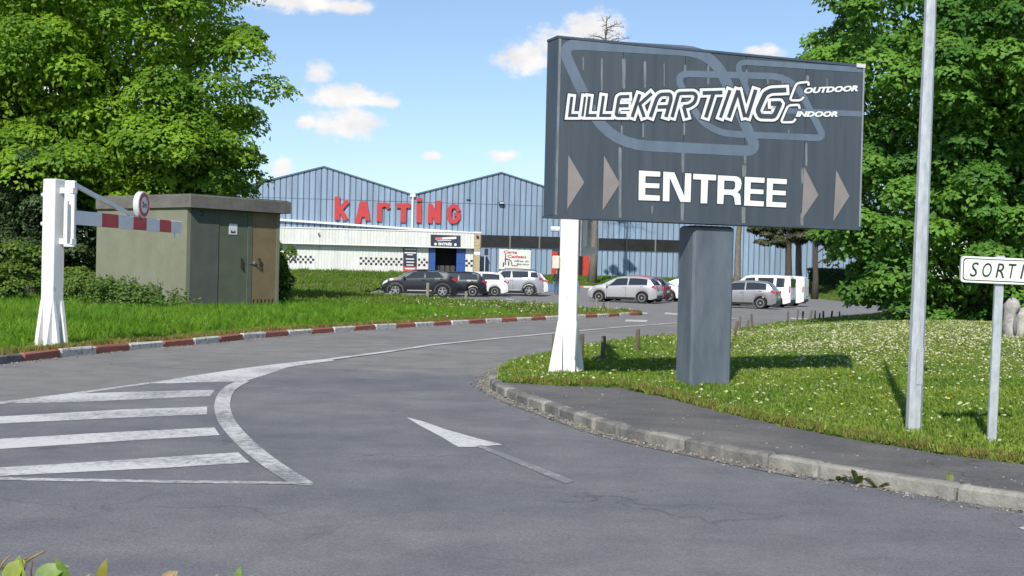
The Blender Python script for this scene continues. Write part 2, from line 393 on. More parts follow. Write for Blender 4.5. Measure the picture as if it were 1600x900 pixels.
def paint_mat(name, worn):
    m = mat(name, (.55, .56, .55), .7, coords='World')
    t = m.node_tree; n = t.nodes; l = t.links; b = n['Principled BSDF']; g = [q for q in n if q.type == 'NEW_GEOMETRY'][0]
    z = n.new('ShaderNodeTexNoise'); z.inputs['Scale'].default_value = 14; z.inputs['Detail'].default_value = 8; z.inputs['Roughness'].default_value = .78; l.new(g.outputs['Position'], z.inputs['Vector'])
    z2 = n.new('ShaderNodeTexNoise'); z2.inputs['Scale'].default_value = .9; z2.inputs['Detail'].default_value = 3; l.new(g.outputs['Position'], z2.inputs['Vector'])
    a = n.new('ShaderNodeMath'); a.operation = 'MULTIPLY_ADD'; l.new(z2.outputs['Fac'], a.inputs[0]); a.inputs[1].default_value = .55; l.new(z.outputs['Fac'], a.inputs[2])
    r_ = n.new('ShaderNodeValToRGB'); l.new(a.outputs[0], r_.inputs[0]); r_.color_ramp.elements[0].position = .58 + worn; r_.color_ramp.elements[0].color = (.57, .57, .55, 1)
    r_.color_ramp.elements[1].position = .80 + worn; r_.color_ramp.elements[1].color = (.19, .19, .195, 1)
    l.new(r_.outputs[0], b.inputs['Base Color']); return m
M_PAINT = paint_mat('road_paint', .15); M_PAINT_WORN = paint_mat('worn_road_paint', .085); M_PAINT_FAINT = paint_mat('faint_road_paint', -.03)
M_LAWN = mat('lawn_soil', (.055, .105, .018), .95, col2=(.115, .155, .035), scale=1.1, bump=.8, bscale=35, coords='World', spec=.1)
M_GROUND = mat('meadow_ground', (.06, .10, .022), .95, col2=(.10, .13, .04), scale=.2, bump=.5, bscale=8, coords='World', spec=.1)
M_CONC = mat('concrete', (.17, .165, .145), .9, col2=(.32, .305, .27), scale=5, bump=.4, bscale=40, coords='World', spec=.2)
M_CONC_DARK = mat('damp_concrete', (.10, .10, .095), .9, col2=(.22, .21, .19), scale=5, bump=.4, bscale=40, coords='World', spec=.2)
M_KERB_RED = mat('red_kerb_paint', (.33, .10, .07), .85, col2=(.21, .155, .13), scale=11, bump=.8, bscale=22, coords='World', thr=(.50, .64))
M_KERB_WHITE = mat('white_kerb_paint', (.54, .54, .50), .85, col2=(.17, .165, .14), scale=11, bump=.8, bscale=22, coords='World', thr=(.53, .66))

ground_sheet = MB()
gy = [-60, 0, 40, 62, 75, 85, 90, 96, 102, 108, 112, 116, 120, 124, 130, 300, 900, 2500]; gx = [-2500, -600, -120, -60, -30, -10, 0, 3, 10, 20, 30, 60, 120, 600, 2500]
for y in gy:
    for x in gx: ground_sheet.v.append((x, y, float(baseH(min(max(x, -30), 30), y)) - .06))
for j in range(len(gy) - 1):
    for i in range(len(gx) - 1):
        a = j * len(gx) + i; ground_sheet.f.append([a, a + 1, a + len(gx) + 1, a + len(gx)]); ground_sheet.m.append(0)
tag(ground_sheet.build('ground', M_GROUND, smooth=True, fix=False), 'rough grass ground stretching away beyond the site', 'ground', kind='structure')
# older grey asphalt of the entrance lane and car park
lane = [(-45, 2.6), (30, 2.6), (46, 30), (46, 96), (30, 108), (20, 108.5), (3, 108.7), (-4, 116), (-4, 124), (-9.2, 124), (-9.1, 90), (-9.0, 78), (-8.2, 70), (-12, 58), (-45, 40)]
tag(sheet('car_park_road', lane, lambda x, y: baseH(x, y), M_OLD, .9), 'grey asphalt of the entrance lane and car park', 'road', kind='structure')
front = [G(-500, 735), G(0, 633), G(235, 599), G(345, 583), G(440, 574), G(520, 577), G(640, 582), G(760, 589), G(800, 592), G(1000, 640), G(1600, 700), Vector((30, 12, 0)), Vector((30, 2.7, 0)), Vector((-40, 2.7, 0)), Vector((-40, 8, 0))]
tag(sheet('road', front, lambda x, y: 0 * x + .004, M_ROAD, 3.0), 'blue grey asphalt road in the foreground', 'road', kind='structure')

# painted markings
def z1(x, y, s=2.646, ox=0, oy=560): return (ox + x / s, oy + y / s)
MK = [0]
def mark(name, px, label, m=None, z=.008, holder=None):
    MK[0] += 1; z = z - .002 + .00025 * MK[0]
    P = [G(*p, 0) for p in px]; mb = MB()
    tr = tessellate_polygon([[Vector((p.x, p.y, 0)) for p in P]])
    mb.add([(p.x, p.y, z + float(baseH(p.x, p.y))) for p in P], [tuple(t) for t in tr])
    o = mb.build(name, m or M_PAINT, fix=False)
    for f in o.data.polygons:
        if f.normal.z < 0: f.flip()
    return tag(o, label, 'road marking', kind='structure')
mark('edge_line', [z1(-300, 222), z1(0, 182), z1(300, 144), z1(612, 101), z1(620, 106), z1(300, 152), z1(0, 192), z1(-300, 234)], 'thin white line edging the top of the hatched area', M_PAINT_WORN)
mark('hatch_wedge', [z1(612, 104), z1(800, 73), z1(1000, 43), z1(1200, 18), z1(1376, 1), z1(1380, 10), z1(1190, 38), z1(1080, 75), z1(1010, 97), z1(850, 99), z1(700, 105)], 'white wedge at the tip of the hatched area')
mark('hatch_stripe', [z1(50, 187), z1(300, 148), z1(600, 139), z1(888, 132), z1(868, 158), z1(500, 174), z1(270, 184)], 'topmost white stripe of the hatched area, tapering to the left')
mark('hatch_stripe', [z1(-400, 268), z1(0, 243), z1(500, 214), z1(856, 202), z1(856, 234), z1(500, 248), z1(0, 272), z1(-400, 300)], 'second white stripe from the top of the hatched area')
mark('hatch_stripe', [z1(-400, 362), z1(0, 336), z1(400, 312), z1(886, 288), z1(908, 320), z1(500, 345), z1(0, 378), z1(-400, 410)], 'third white stripe from the top of the hatched area')
mark('hatch_stripe', [z1(-400, 485), z1(0, 455), z1(280, 438), z1(985, 392), z1(1032, 434), z1(700, 455), z1(300, 475), z1(0, 490), z1(-200, 496)], 'lowest white stripe of the hatched area, nearest the camera')
mark('edge_line', [z1(-400, 490), z1(0, 496), z1(700, 508), z1(1195, 513), z1(1300, 523), z1(1290, 529), z1(1190, 524), z1(700, 519), z1(0, 507), z1(-400, 500)], 'worn thin line below the lowest hatch stripe', M_PAINT_WORN)
cl = round_poly([z1(1008, 96), z1(960, 118), z1(928, 150), z1(916, 200), z1(932, 260), z1(993, 335), z1(1085, 415), z1(1160, 468), z1(1250, 523)], 30, False, 4)
cw = [G(p.x, p.y) for p in cl]; Lf, Rt = stroke_quads([(p.x, p.y) for p in cw], .165); mb = MB()
for i in range(len(Lf) - 1): mb.add([(q.x, q.y, .0105) for q in (Lf[i], Lf[i + 1], Rt[i + 1], Rt[i])], [(0, 1, 2, 3)])
o = mb.build('curved_line', M_PAINT_WORN); tag(o, 'worn curved white line round the nose of the hatched area', 'road marking', kind='structure')
cl = [(516, 562), (600, 551), (676, 539.5), (780, 529), (880, 519.7), (970, 511.5), (1060, 504.7), (1150, 498)]
cw = [G(*p) for p in cl]; Lf, Rt = stroke_quads([(p.x, p.y) for p in cw], .16); mb = MB()
for i in range(len(Lf) - 1): mb.add([(q.x, q.y, .0112) for q in (Lf[i], Lf[i + 1], Rt[i + 1], Rt[i])], [(0, 1, 2, 3)])
tag(mb.build('centre_line', M_PAINT), 'long white line dividing the entrance lane', 'road marking', kind='structure')
mark('arrow_head', [(635, 653), (662, 660), (696, 672), (745, 686), (785, 696), (744, 699.5), (716, 699.8), (690, 684), (655, 665.5)], 'white arrow head painted on the entry lane', M_PAINT)
mark('arrow_shaft', [(742, 697.8), (752, 696), (898, 753), (884, 757.5)], 'faded grey shaft of the lane arrow', M_PAINT_FAINT)
mark('arrow_head', [(1590, 826), (1700, 812), (1760, 850), (1640, 846)], 'white arrow tip at the right edge of the road', M_PAINT)
for k, (px, lb) in enumerate([([(978, 499.5), (1012, 500.5), (1010, 503.5), (976, 503)], 'lone white dash on the lane beside the kerb tip'),
        ([(985, 484.5), (1012, 488.5), (1010, 491), (990, 489)], 'white bay line just beyond the kerb tip'), ([(1040, 487.5), (1075, 490.5), (1075, 493), (1038, 490)], 'white bay line left of the dark pillar'),
        ([(790, 466.5), (803, 467.5), (803, 468.8), (790, 467.8)], 'small white dash behind the parked cars'), ([(1236, 495), (1262, 496), (1262, 498), (1236, 497)], 'white dash behind the leaning bollards')]):
    mark('bay_line', px, lb, M_PAINT)
mb = MB(); P = [G(848, 456.5, .05), G(905, 457.5, .05), G(905, 449.5, .2), G(858, 449, .2)]
mb.add([(p.x, p.y, float(baseH(p.x, p.y)) + .012) for p in P], [(0, 1, 2, 3)])
tag(mb.build('blue_bay', mat('blue_bay_paint', (.10, .19, .33), .85, var=.25, scale=2, coords='World')), 'faded blue painted bay beside the standing person', 'road marking', kind='structure')

# --- left lawn with its red and white kerb
kerbL_px = [(-160, 590), (0, 569), (60, 562.5), (130, 555), (200, 548), (300, 539.5), (430, 526.5), (560, 517), (700, 508.5), (850, 500.5), (930, 496.5), (985, 493.5)]
KL = [G(*p) for p in kerbL_px]; tip = KL[-1]
KLt = [(p.x, p.y) for p in KL] + [(tip.x + .55, tip.y + .5), (tip.x + .5, tip.y + 1.3), (tip.x - .3, tip.y + 2.0), (tip.x - 1.5, tip.y + 2.7)]
back = [G(870, 482.5), G(790, 477.5), G(720, 473), G(650, 469.3), G(592, 466.3)]
inner = offset_line(KLt, .12)
LAWN_L = [(p.x, p.y) for p in inner] + [(p.x, p.y) for p in back] + [(-8.6, 70), (-9.4, 78), (-9.6, 90), (-9.4, 104), (-9.4, 121.4), (-60, 121.4), (-75, 60), (-40, 26)]
def lawnL_z(x, y):
    return baseH(x, y) + .11 + .05 * S(.0, 4, edge_dist(x, y, LAWN_L)) + .03 * np.sin(x * .7 + y * .31) * np.sin(y * .5) * S(.3, 3, edge_dist(x, y, LAWN_L))
tag(sheet('lawn', LAWN_L, lawnL_z, M_LAWN, 1.0, skirt=.2), 'tall green grass lawn left of the entrance lane', 'lawn', kind='structure')
kerb = thing('painted_kerb', 'kerb of alternating red and white painted stones along the left lawn', 'kerb'); kerb['kind'] = 'structure'
def kerb_mesh(L_, w, h, m, seed):
    r_ = random.Random(seed); mb = MB(); mb.box((0, 0, h / 2 - .04), (L_, w, h + .08), ch=.022)
    mb.v = [(x + r_.uniform(-.010, .010), y + r_.uniform(-.010, .010), z + r_.uniform(-.008, .008)) for x, y, z in mb.v]
    return mesh_only(mb, m)
def lay_kerb(P, step, meshes, parent, name='kerb_stone', side=.07, zf=None):
    tot = sum((Vector(q[:2]) - Vector(p[:2])).length for p, q in zip(P[:-1], P[1:])); stp = tot / max(1, round(tot / step)) * .9999
    pts = resample(P, stp)
    for i, (a, b) in enumerate(zip(pts[:-1], pts[1:])):
        d = (b - a).normalized(); c_ = (a + b) / 2 + Vector((-d.y, d.x)) * side
        me = meshes(i) if callable(meshes) else meshes[i % len(meshes)]
        o = inst(me, name, parent, (c_.x, c_.y, float(zf(c_.x, c_.y)) if zf else 0), math.atan2(d.y, d.x) + random.uniform(-.008, .008), scale=((b - a).length / step, 1, 1))
kr = [kerb_mesh(.975, .14, .125, M_KERB_RED, i) for i in range(3)]; kw = [kerb_mesh(.975, .14, .125, M_KERB_WHITE, i + 5) for i in range(3)]; kg = [kerb_mesh(.975, .14, .125, M_CONC_DARK, i + 9) for i in range(2)]
n_un = int(sum((Vector(KLt[i + 1]) - Vector(KLt[i])).length for i in range(2)) / 1.0)
lay_kerb(KLt, 1.0, lambda i: kg[i % 2] if i < n_un else (kr if (i - n_un) % 2 == 0 else kw)[i % 3], kerb)

# --- right-hand lawn, pavement and concrete kerb
kerbR_px = [(858, 561.5), (820, 568), (785, 578), (767, 589), (763, 600), (768, 611), (792, 623), (828, 637), (880, 655), (946, 678.5), (1025, 697), (1140, 720.5), (1295, 750.5), (1450, 776.5), (1600, 800), (1800, 832), (2100, 880)]
KR = [G(*p) for p in kerbR_px]; KR2 = [(p.x, p.y) for p in round_poly([(p.x, p.y) for p in KR], .5, False, 3)]
kin = offset_line(KR2, .15)
pe_px = [(795, 594), (880, 599.5), (972, 602.5), (999, 609), (1050, 619), (1106, 634), (1227, 661), (1332, 681), (1472, 704), (1600, 719), (1800, 747), (2100, 790)]
PE = [G(*p, .13) for p in pe_px]
kin_pave = [p for p in kin if p.y < PE[0].y + .15]
PAVE = [(p.x, p.y) for p in kin_pave] + [(p.x, p.y) for p in reversed(PE)]
tag(sheet('pavement', PAVE, lambda x, y: 0 * x + .100, M_PAVE, .8, skirt=.14), 'dark asphalt pavement behind the concrete kerb', 'pavement', kind='structure')
ck = thing('concrete_kerb', 'weathered concrete kerb curving round the right-hand pavement', 'kerb'); ck['kind'] = 'structure'
short = [kerb_mesh(.485, .15, .11, (M_CONC_DARK, M_CONC, M_CONC_DARK)[i], i + 20) for i in range(3)]; long_ = [kerb_mesh(.98, .15, .11, M_CONC, i + 30) for i in range(3)]
split = [i for i, p in enumerate(KR2) if p[0] > 2.2][0]
lay_kerb(KR2[:split + 1], .5, short, ck, side=.075); lay_kerb(KR2[split:], 1.0, long_, ck, side=.075)
gut = offset_line(KR2[:split + 1], -.16); mb = MB()
for i in range(split):
    a, b = KR2[i], KR2[i + 1]; q, s_ = gut[i], gut[i + 1]
    mb.add([(a[0], a[1], .009), (b[0], b[1], .009), (s_.x, s_.y, .009), (q.x, q.y, .009)], [(0, 1, 2, 3)])
tag(mb.build('gutter', M_CONC_DARK), 'narrow dirty concrete gutter at the kerb corner', 'gutter', kind='structure')
backR_px = [(2600, 470), (1900, 478), (1500, 492), (1352, 497.5), (1310, 498), (1262, 500.5), (1212, 505), (1178, 511), (1146, 518), (1100, 523), (1059, 527), (1011, 532), (966, 540), (914, 549), (870, 558)]
BR = [G(*p, .02) for p in backR_px]
kin_lawn = [p for p in kin if p.y >= PE[0].y + .15 and p.x < 1.2]
LAWN_R = [(p.x, p.y) for p in BR] + [(p.x, p.y) for p in kin_lawn] + [(p.x, p.y) for p in PE]
def lawnR_z(x, y):
    e = edge_dist(x, y, LAWN_R)
    return .128 + .05 * S(0, 2.5, e) - .105 * S(24, 36, y) * (1 - S(.2, 3.0, e)) + .35 * S(18, 27, y) * S(3, 8, x) * S(0, 6, e) + .02 * np.sin(x * 1.1) * np.sin(y * .9)
tag(sheet('lawn', LAWN_R, lawnR_z, M_LAWN, .8, skirt=.15), 'mown daisy covered lawn below the big sign', 'lawn', kind='structure')
# --- far bank in front of the hall
BANK = [(-4.5, 116), (3, 109), (12, 108.9), (22, 108.2), (24, 96), (27, 88), (60, 88), (70, 135), (-2, 126.5), (-3.9, 124.5)]
def bank_z(x, y): return np.maximum(baseH(x, y), .3 + .85 * S(106, 124, y)) * 1.0 + .08 * S(0, 2, edge_dist(x, y, BANK)) - .02
def bank_z2(x, y): return np.where(np.asarray(x) > 21, baseH(x, y) + .05 + (.75 * S(88, 99, y) * (1 - S(102, 122, y)) + .1 * S(88, 92, y)) * S(0, 3, edge_dist(x, y, BANK)), bank_z(x, y))
tag(sheet('grass_bank', BANK, bank_z2, M_LAWN, 1.2, skirt=1.2), 'grass bank rising to the blue hall', 'bank', kind='structure')
fk = thing('far_kerb', 'low orange and white kerb below the hall bank', 'kerb'); fk['kind'] = 'structure'
M_KERB_OR = mat('orange_kerb_paint', (.50, .17, .09), .85, var=.25, scale=5, coords='World')
ko = [kerb_mesh(1.97, .16, .16, M_KERB_OR, 41), kerb_mesh(1.97, .16, .16, M_KERB_WHITE, 42)]
lay_kerb([(-2, 113.6), (3, 108.8), (12, 108.7), (20, 108.2)], 2.0, ko, fk, zf=lambda x, y: baseH(x, y))

# ------------------------------------------------------------------ scattering (real geometry, instanced tufts)
def src_object(mb, name, m, smooth=False):
    me = mesh_only(mb, m, smooth); o = bpy.data.objects.new(name, me); return o
def scatter(name, pts, scl, src, label, cat, tilt=.25, zrot=None):
    n = len(pts); me = bpy.data.meshes.new(name); me.from_pydata([tuple(p) for p in pts], [], [])
    rot = np.zeros((n, 3)); rot[:, 0] = rng.normal(0, tilt, n); rot[:, 1] = rng.normal(0, tilt, n); rot[:, 2] = rng.uniform(0, 6.283, n)
    a = me.attributes.new('rot', 'FLOAT_VECTOR', 'POINT'); a.data.foreach_set('vector', rot.astype(np.float32).ravel())
    a = me.attributes.new('scl', 'FLOAT_VECTOR', 'POINT'); a.data.foreach_set('vector', np.asarray(scl, np.float32).ravel())
    o = bpy.data.objects.new(name, me); C.objects.link(o)
    ng = bpy.data.node_groups.new(name, 'GeometryNodeTree'); ng.interface.new_socket('Geometry', in_out='INPUT', socket_type='NodeSocketGeometry'); ng.interface.new_socket('Geometry', in_out='OUTPUT', socket_type='NodeSocketGeometry')
    q = ng.nodes; gi = q.new('NodeGroupInput'); go = q.new('NodeGroupOutput'); ip = q.new('GeometryNodeInstanceOnPoints'); oi = q.new('GeometryNodeObjectInfo')
    oi.inputs['Object'].default_value = src; oi.inputs['As Instance'].default_value = True
    ra = q.new('GeometryNodeInputNamedAttribute'); ra.data_type = 'FLOAT_VECTOR'; ra.inputs['Name'].default_value = 'rot'
    sa = q.new('GeometryNodeInputNamedAttribute'); sa.data_type = 'FLOAT_VECTOR'; sa.inputs['Name'].default_value = 'scl'
    k = ng.links; k.new(gi.outputs[0], ip.inputs['Points']); k.new(oi.outputs['Geometry'], ip.inputs['Instance']); k.new(ra.outputs['Attribute'], ip.inputs['Rotation']); k.new(sa.outputs['Attribute'], ip.inputs['Scale']); k.new(ip.outputs[0], go.inputs[0])
    md = o.modifiers.new('scatter', 'NODES'); md.node_group = ng
    return tag(o, label, cat, kind='stuff')
def tuft(nb, h, spread, w, seed, droop=.3):
    r_ = random.Random(seed); mb = MB()
    for i in range(nb):
        a = r_.uniform(0, 6.283); rr = spread * math.sqrt(r_.random()); bx, by = rr * math.cos(a), rr * math.sin(a)
        da = r_.uniform(0, 6.283); hh = h * r_.uniform(.55, 1.1); dr = hh * r_.uniform(.1, droop * 2); pa = r_.uniform(0, 6.283)
        wx, wy = w / 2 * math.cos(pa), w / 2 * math.sin(pa); mx_, my_ = bx + dr * .35 * math.cos(da), by + dr * .35 * math.sin(da)
        tx, ty = bx + dr * math.cos(da), by + dr * math.sin(da)
        mb.add([(bx - wx, by - wy, -.02), (bx + wx, by + wy, -.02), (mx_ + wx * .8, my_ + wy * .8, hh * .6), (mx_ - wx * .8, my_ - wy * .8, hh * .6), (tx, ty, hh)], [(0, 1, 2, 3), (3, 2, 4)])
    return mb
def rand_in(P, n_per, xr, yr, frust=.46, zf=None, dens=None):
    A = (xr[1] - xr[0]) * (yr[1] - yr[0]); n = int(A * n_per); x = rng.uniform(*xr, n); y = rng.uniform(*yr, n)
    ok = (np.abs(x) < frust * y + 1.0); x, y = x[ok], y[ok]; ok = in_poly(x, y, P); x, y = x[ok], y[ok]
    if dens is not None: ok = rng.random(len(x)) < dens(x, y); x, y = x[ok], y[ok]
    return np.stack([x, y, zf(x, y)], 1)
def nz2d(x, y, s=1.0, o=0.0):
    return .5 + .25 * (np.sin(x * 1.7 * s + 1.3 + o) * np.cos(y * 1.3 * s + .7) + np.sin(x * .6 * s - y * .9 * s + 2 + o))
def grass_mat(name, c1, c2, rand=.25, sc=.7):
    return mat(name, c1, .6, col2=c2, scale=sc, coords='World', trans=.3, rand=rand, spec=.25)
G_TALL = src_object(tuft(11, .30, .10, .016, 1, .35), 'grass_tuft', grass_mat('tall_grass_leaf', (.072, .205, .013), (.185, .310, .027)))
G_SHORT = src_object(tuft(14, .043, .07, .012, 2, .55), 'short_tuft', grass_mat('short_grass_leaf', (.105, .205, .024), (.235, .300, .050)))
G_FAR = src_object(tuft(12, .16, .28, .05, 3, .4), 'far_tuft', grass_mat('far_grass_leaf', (.080, .160, .018), (.160, .215, .035), sc=.25))
def sc3(n, lo, hi, zlo=.8, zhi=1.2):
    s = rng.uniform(lo, hi, n); return np.stack([s, s, s * rng.uniform(zlo, zhi, n)], 1)
HUT_C = at(290, 440, 37)
p = rand_in(LAWN_L, 75, (-22, 6), (18, 42), zf=lawnL_z); e = edge_dist(p[:, 0], p[:, 1], LAWN_L); s = sc3(len(p), .55, 1.15) * (.35 + .65 * S(0, 1.6, e))[:, None] * (1.0 - .45 * S(-3, 2, p[:, 0]))[:, None]
scatter('tall_grass', p, s, G_TALL, 'tall uncut grass around the hut and barrier post', 'grass')
p = rand_in(LAWN_L, 9, (-40, 6), (42, 122), frust=.44, zf=lawnL_z); s = sc3(len(p), .7, 1.3) * (1.0 - .3 * S(-8, -2, p[:, 0]))[:, None]
scatter('meadow_grass', p, s, G_FAR, 'unmown grass stretching to the white annex', 'grass')
p = rand_in(LAWN_R, 240, (-1, 15), (8, 24), frust=.62, zf=lawnR_z); scatter('short_grass', p, sc3(len(p), .7, 1.25), G_SHORT, 'short green turf under the sign and lamp post', 'grass')
p = rand_in(LAWN_R, 90, (-1, 26), (24, 50), zf=lawnR_z); scatter('short_grass', p, sc3(len(p), 1.0, 1.9, .6, .9), G_SHORT, 'short turf at the back of the daisy lawn', 'grass')
p = rand_in(BANK, 7, (-5, 60), (88, 126), zf=bank_z2); scatter('bank_grass', p, sc3(len(p), .6, 1.1), G_FAR, 'grass growing on the hall bank', 'grass')
# daisies
mb = MB()
mb.add([(.0, 0, -.06), (.003, 0, -.06), (.003, 0, 0), (0, 0, 0)], [(0, 1, 2, 3)])
n_ = 9
for k in range(n_):
    a = 2 * math.pi * k / n_; b = a + .55
    mb.add([(0, 0, .004), (.024 * math.cos(a), .024 * math.sin(a), .006), (.024 * math.cos(b), .024 * math.sin(b), .008)], [(0, 1, 2)], 0)
mb.lathe([(.006, .004), (.004, .010)], 6, mi=1)
DAISY = src_object(mb, 'daisy', [mat('daisy_petal', (.60, .62, .40), .6, trans=.2), mat('daisy_eye', (.55, .40, .03), .7)])
def band(x, y):                   # thick flowery drift at the back of the lawn, thinner in front
    d = .035 + .965 * S(17.0, 22.5, y + .35 * (x - 6) * (x < 6)) * S(3.0, 7.0, x) * (.35 + 1.2 * np.clip(nz2d(x, y, 1.1) - .25, 0, 1))
    return np.clip(d + .05 * (nz2d(x, y, 2.2) > .6), 0, 1)
p = rand_in(LAWN_R, 380, (-1, 18), (10.5, 34), frust=.58, zf=lambda x, y: lawnR_z(x, y) + .052, dens=band)
scatter('daisies', p, sc3(len(p), .42, .92), DAISY, 'white daisies scattered thickly over the right-hand lawn', 'flowers', tilt=.35)
p = rand_in(LAWN_R, 40, (-1, 26), (30, 48), zf=lambda x, y: lawnR_z(x, y) + .05, dens=lambda x, y: .3 + 0 * x); scatter('daisies', p, sc3(len(p), .9, 1.5), DAISY, 'sparse white daisies at the far edge of the lawn', 'flowers', tilt=.35)
p = rand_in(LAWN_L, 14, (-6, 5), (34, 66), zf=lambda x, y: lawnL_z(x, y) + .12, dens=lambda x, y: S(-5, -1, x) * .35 + .02); scatter('daisies', p, sc3(len(p), .9, 1.7), DAISY, 'white clover flowers on the island by the parked cars', 'flowers', tilt=.35)
mb = MB(); mb.lathe([(.012, 0), (.02, .008), (.008, .014)], 7)
p = rand_in(LAWN_R, 26, (3, 10), (13, 17.5), zf=lambda x, y: lawnR_z(x, y) + .06, dens=lambda x, y: (nz2d(x * 1.5, y * 2, 1.0, 1.7) > .80) * 1.0)
scatter('buttercups', p, sc3(len(p), .5, .9), src_object(mb, 'buttercup', mat('buttercup_petal', (.62, .48, .02), .6)), 'small patches of yellow buttercups in the lawn', 'flowers')

# ------------------------------------------------------------------ big entrance sign
M_SIGN = mat('sign_grey', (.050, .066, .084), .5, col2=(.072, .089, .106), scale=1.6, stretch=(5, 5, .35), spec=.4, bump=.05, bscale=3)
M_SIGN_SIDE = mat('sign_side', (.058, .078, .105), .5, var=.15, scale=2, stretch=(1, 1, .4), spec=.4)
M_TRACK = mat('track_blue', (.115, .152, .205), .55, var=.12, scale=1.5, stretch=(3, 3, .6))
M_WHITE_VINYL = mat('white_vinyl', (.74, .76, .76), .5, var=.05, scale=3)
M_DARK_VINYL = mat('dark_vinyl', (.040, .053, .068), .5, var=.2, scale=3)
M_OUTLINE = mat('black_vinyl', (.022, .028, .036), .5)
M_TAUPE = mat('taupe_vinyl', (.24, .215, .205), .6, var=.08, scale=3)
M_RESIDUE = mat('pale_residue', (.20, .225, .245), .7, var=.3, scale=5, stretch=(4, 4, 1), alpha=.8)
M_ALU = mat('weathered_aluminium', (.42, .44, .45), .45, metal=.6, var=.15, scale=4)
gb = G(1100, 604, .15)
SIGN_YAW = R(21)
sux = Vector((math.cos(SIGN_YAW), math.sin(SIGN_YAW), 0)); sn = Vector((math.sin(SIGN_YAW), -math.cos(SIGN_YAW), 0))
# pillar front plane passes through the pillar foot; the panel front stands a little proud of it
sign = thing('entrance_sign', 'large dark grey roadside sign on a square pillar reading ENTREE', 'sign', (gb.x, gb.y, .13), SIGN_YAW)
PF = Vector((gb.x, gb.y, .13)) + sn * .10
def on_sign(px, py):
    d = ray(px, py); t = (PF - CAM).dot(sn) / d.dot(sn); q = CAM + d * t - Vector((gb.x, gb.y, .13))
    return q.dot(sux), q.z
a0 = on_sign(873, 57); a1 = on_sign(865, 341); b0 = on_sign(1351, 101); b1 = on_sign(1342, 358)
sx0 = (a0[0] + a1[0]) / 2; sx1 = (b0[0] + b1[0]) / 2; sz0 = (a1[1] + b1[1]) / 2; sz1 = (a0[1] + b0[1]) / 2
def SG(px, py, d):                # pixel of the photograph -> local point on the sign face, d proud of it
    u, w = on_sign(px, py); return (u, -.10 - d, w)
TH = .30
mb = MB(); mb.box(((sx0 + sx1) / 2, -.10 + TH / 2 + .012, (sz0 + sz1) / 2), (sx1 - sx0 - .01, TH - .02, sz1 - sz0 - .01)); mb.build('cabinet', M_SIGN_SIDE, sign)
seams = [sx0] + [on_sign(x, 200)[0] for x in (850 + 352 / 2.904, 850 + 636 / 2.904, 850 + 912 / 2.904, 850 + 1185 / 2.904)] + [sx1]
for i in range(5):
    mb = MB(); mb.box(((seams[i] + seams[i + 1]) / 2, -.094, (sz0 + sz1) / 2), (seams[i + 1] - seams[i] - .008, .012, sz1 - sz0), ch=.002); mb.build('face_panel', M_SIGN, sign)
mb = MB()
for z in (sz0 + .012, sz1 - .012): mb.box(((sx0 + sx1) / 2, -.10 + TH / 2, z), (sx1 - sx0 + .03, TH + .02, .028))
for x in (sx0 + .005, sx1 - .005): mb.box((x, -.10 + TH / 2, (sz0 + sz1) / 2), (.026, TH + .012, sz1 - sz0 - .06))
fr = mb.build('edge_frame', M_SIGN_SIDE, sign)
mb = MB(); u, w = on_sign(1344, 101); mb.box((sx1 - .055, -.114, sz1 - .012), (.13, .012, .05)); mb.build('pale_corner_cap', mat('pale_cap', (.6, .6, .58), .6), sign)
mb = MB(); mb.box((sx1 - .006, -.108, (sz0 + sz1) / 2), (.022, .01, sz1 - sz0 - .08)); mb.build('edge_strip', M_ALU, sign)
mb = MB(); mb.box((sx0 + .02, -.105, (sz0 + sz1) / 2), (.03, .008, sz1 - sz0 - .06)); mb.build('edge_strip', M_RESIDUE, sign)
# weather marks down the joints and below the top rail
Z8 = lambda x, y: (850 + x / 2.904, 50 + y / 2.904)
k = 0
for x, y0, y1, w0 in [(362, 118, 260, 16), (345, 520, 850, 14), (352, 420, 500, 8), (178, 110, 175, 7), (262, 116, 270, 9), (458, 130, 255, 12), (545, 140, 250, 5), (640, 145, 200, 11), (636, 400, 470, 9), (630, 520, 640, 14), (627, 770, 860, 16), (745, 150, 240, 10), (920, 168, 240, 9), (912, 540, 600, 13), (905, 790, 880, 18), (908, 600, 660, 20), (1015, 182, 240, 9), (1082, 190, 245, 10), (1195, 195, 240, 14), (1190, 500, 610, 10), (1172, 615, 690, 12), (1170, 820, 885, 16), (1285, 208, 260, 6), (490, 785, 825, 9), (450, 410, 480, 8), (1110, 440, 470, 6), (1335, 640, 660, 5)]:
    pts = [Z8(x - w0 / 2, y0 + 8), Z8(x, y0), Z8(x + w0 / 2, y0 + 8), Z8(x + w0 * .4, y1 - 6), Z8(x, y1), Z8(x - w0 * .4, y1 - 4)]
    mb = MB(); mb.add([SG(p[0], p[1], .0022 + .0001 * (k % 4)) for p in pts], [(0, 1, 2, 3, 4, 5)]); k += 1; mb.build('weather_streak', M_RESIDUE, sign)
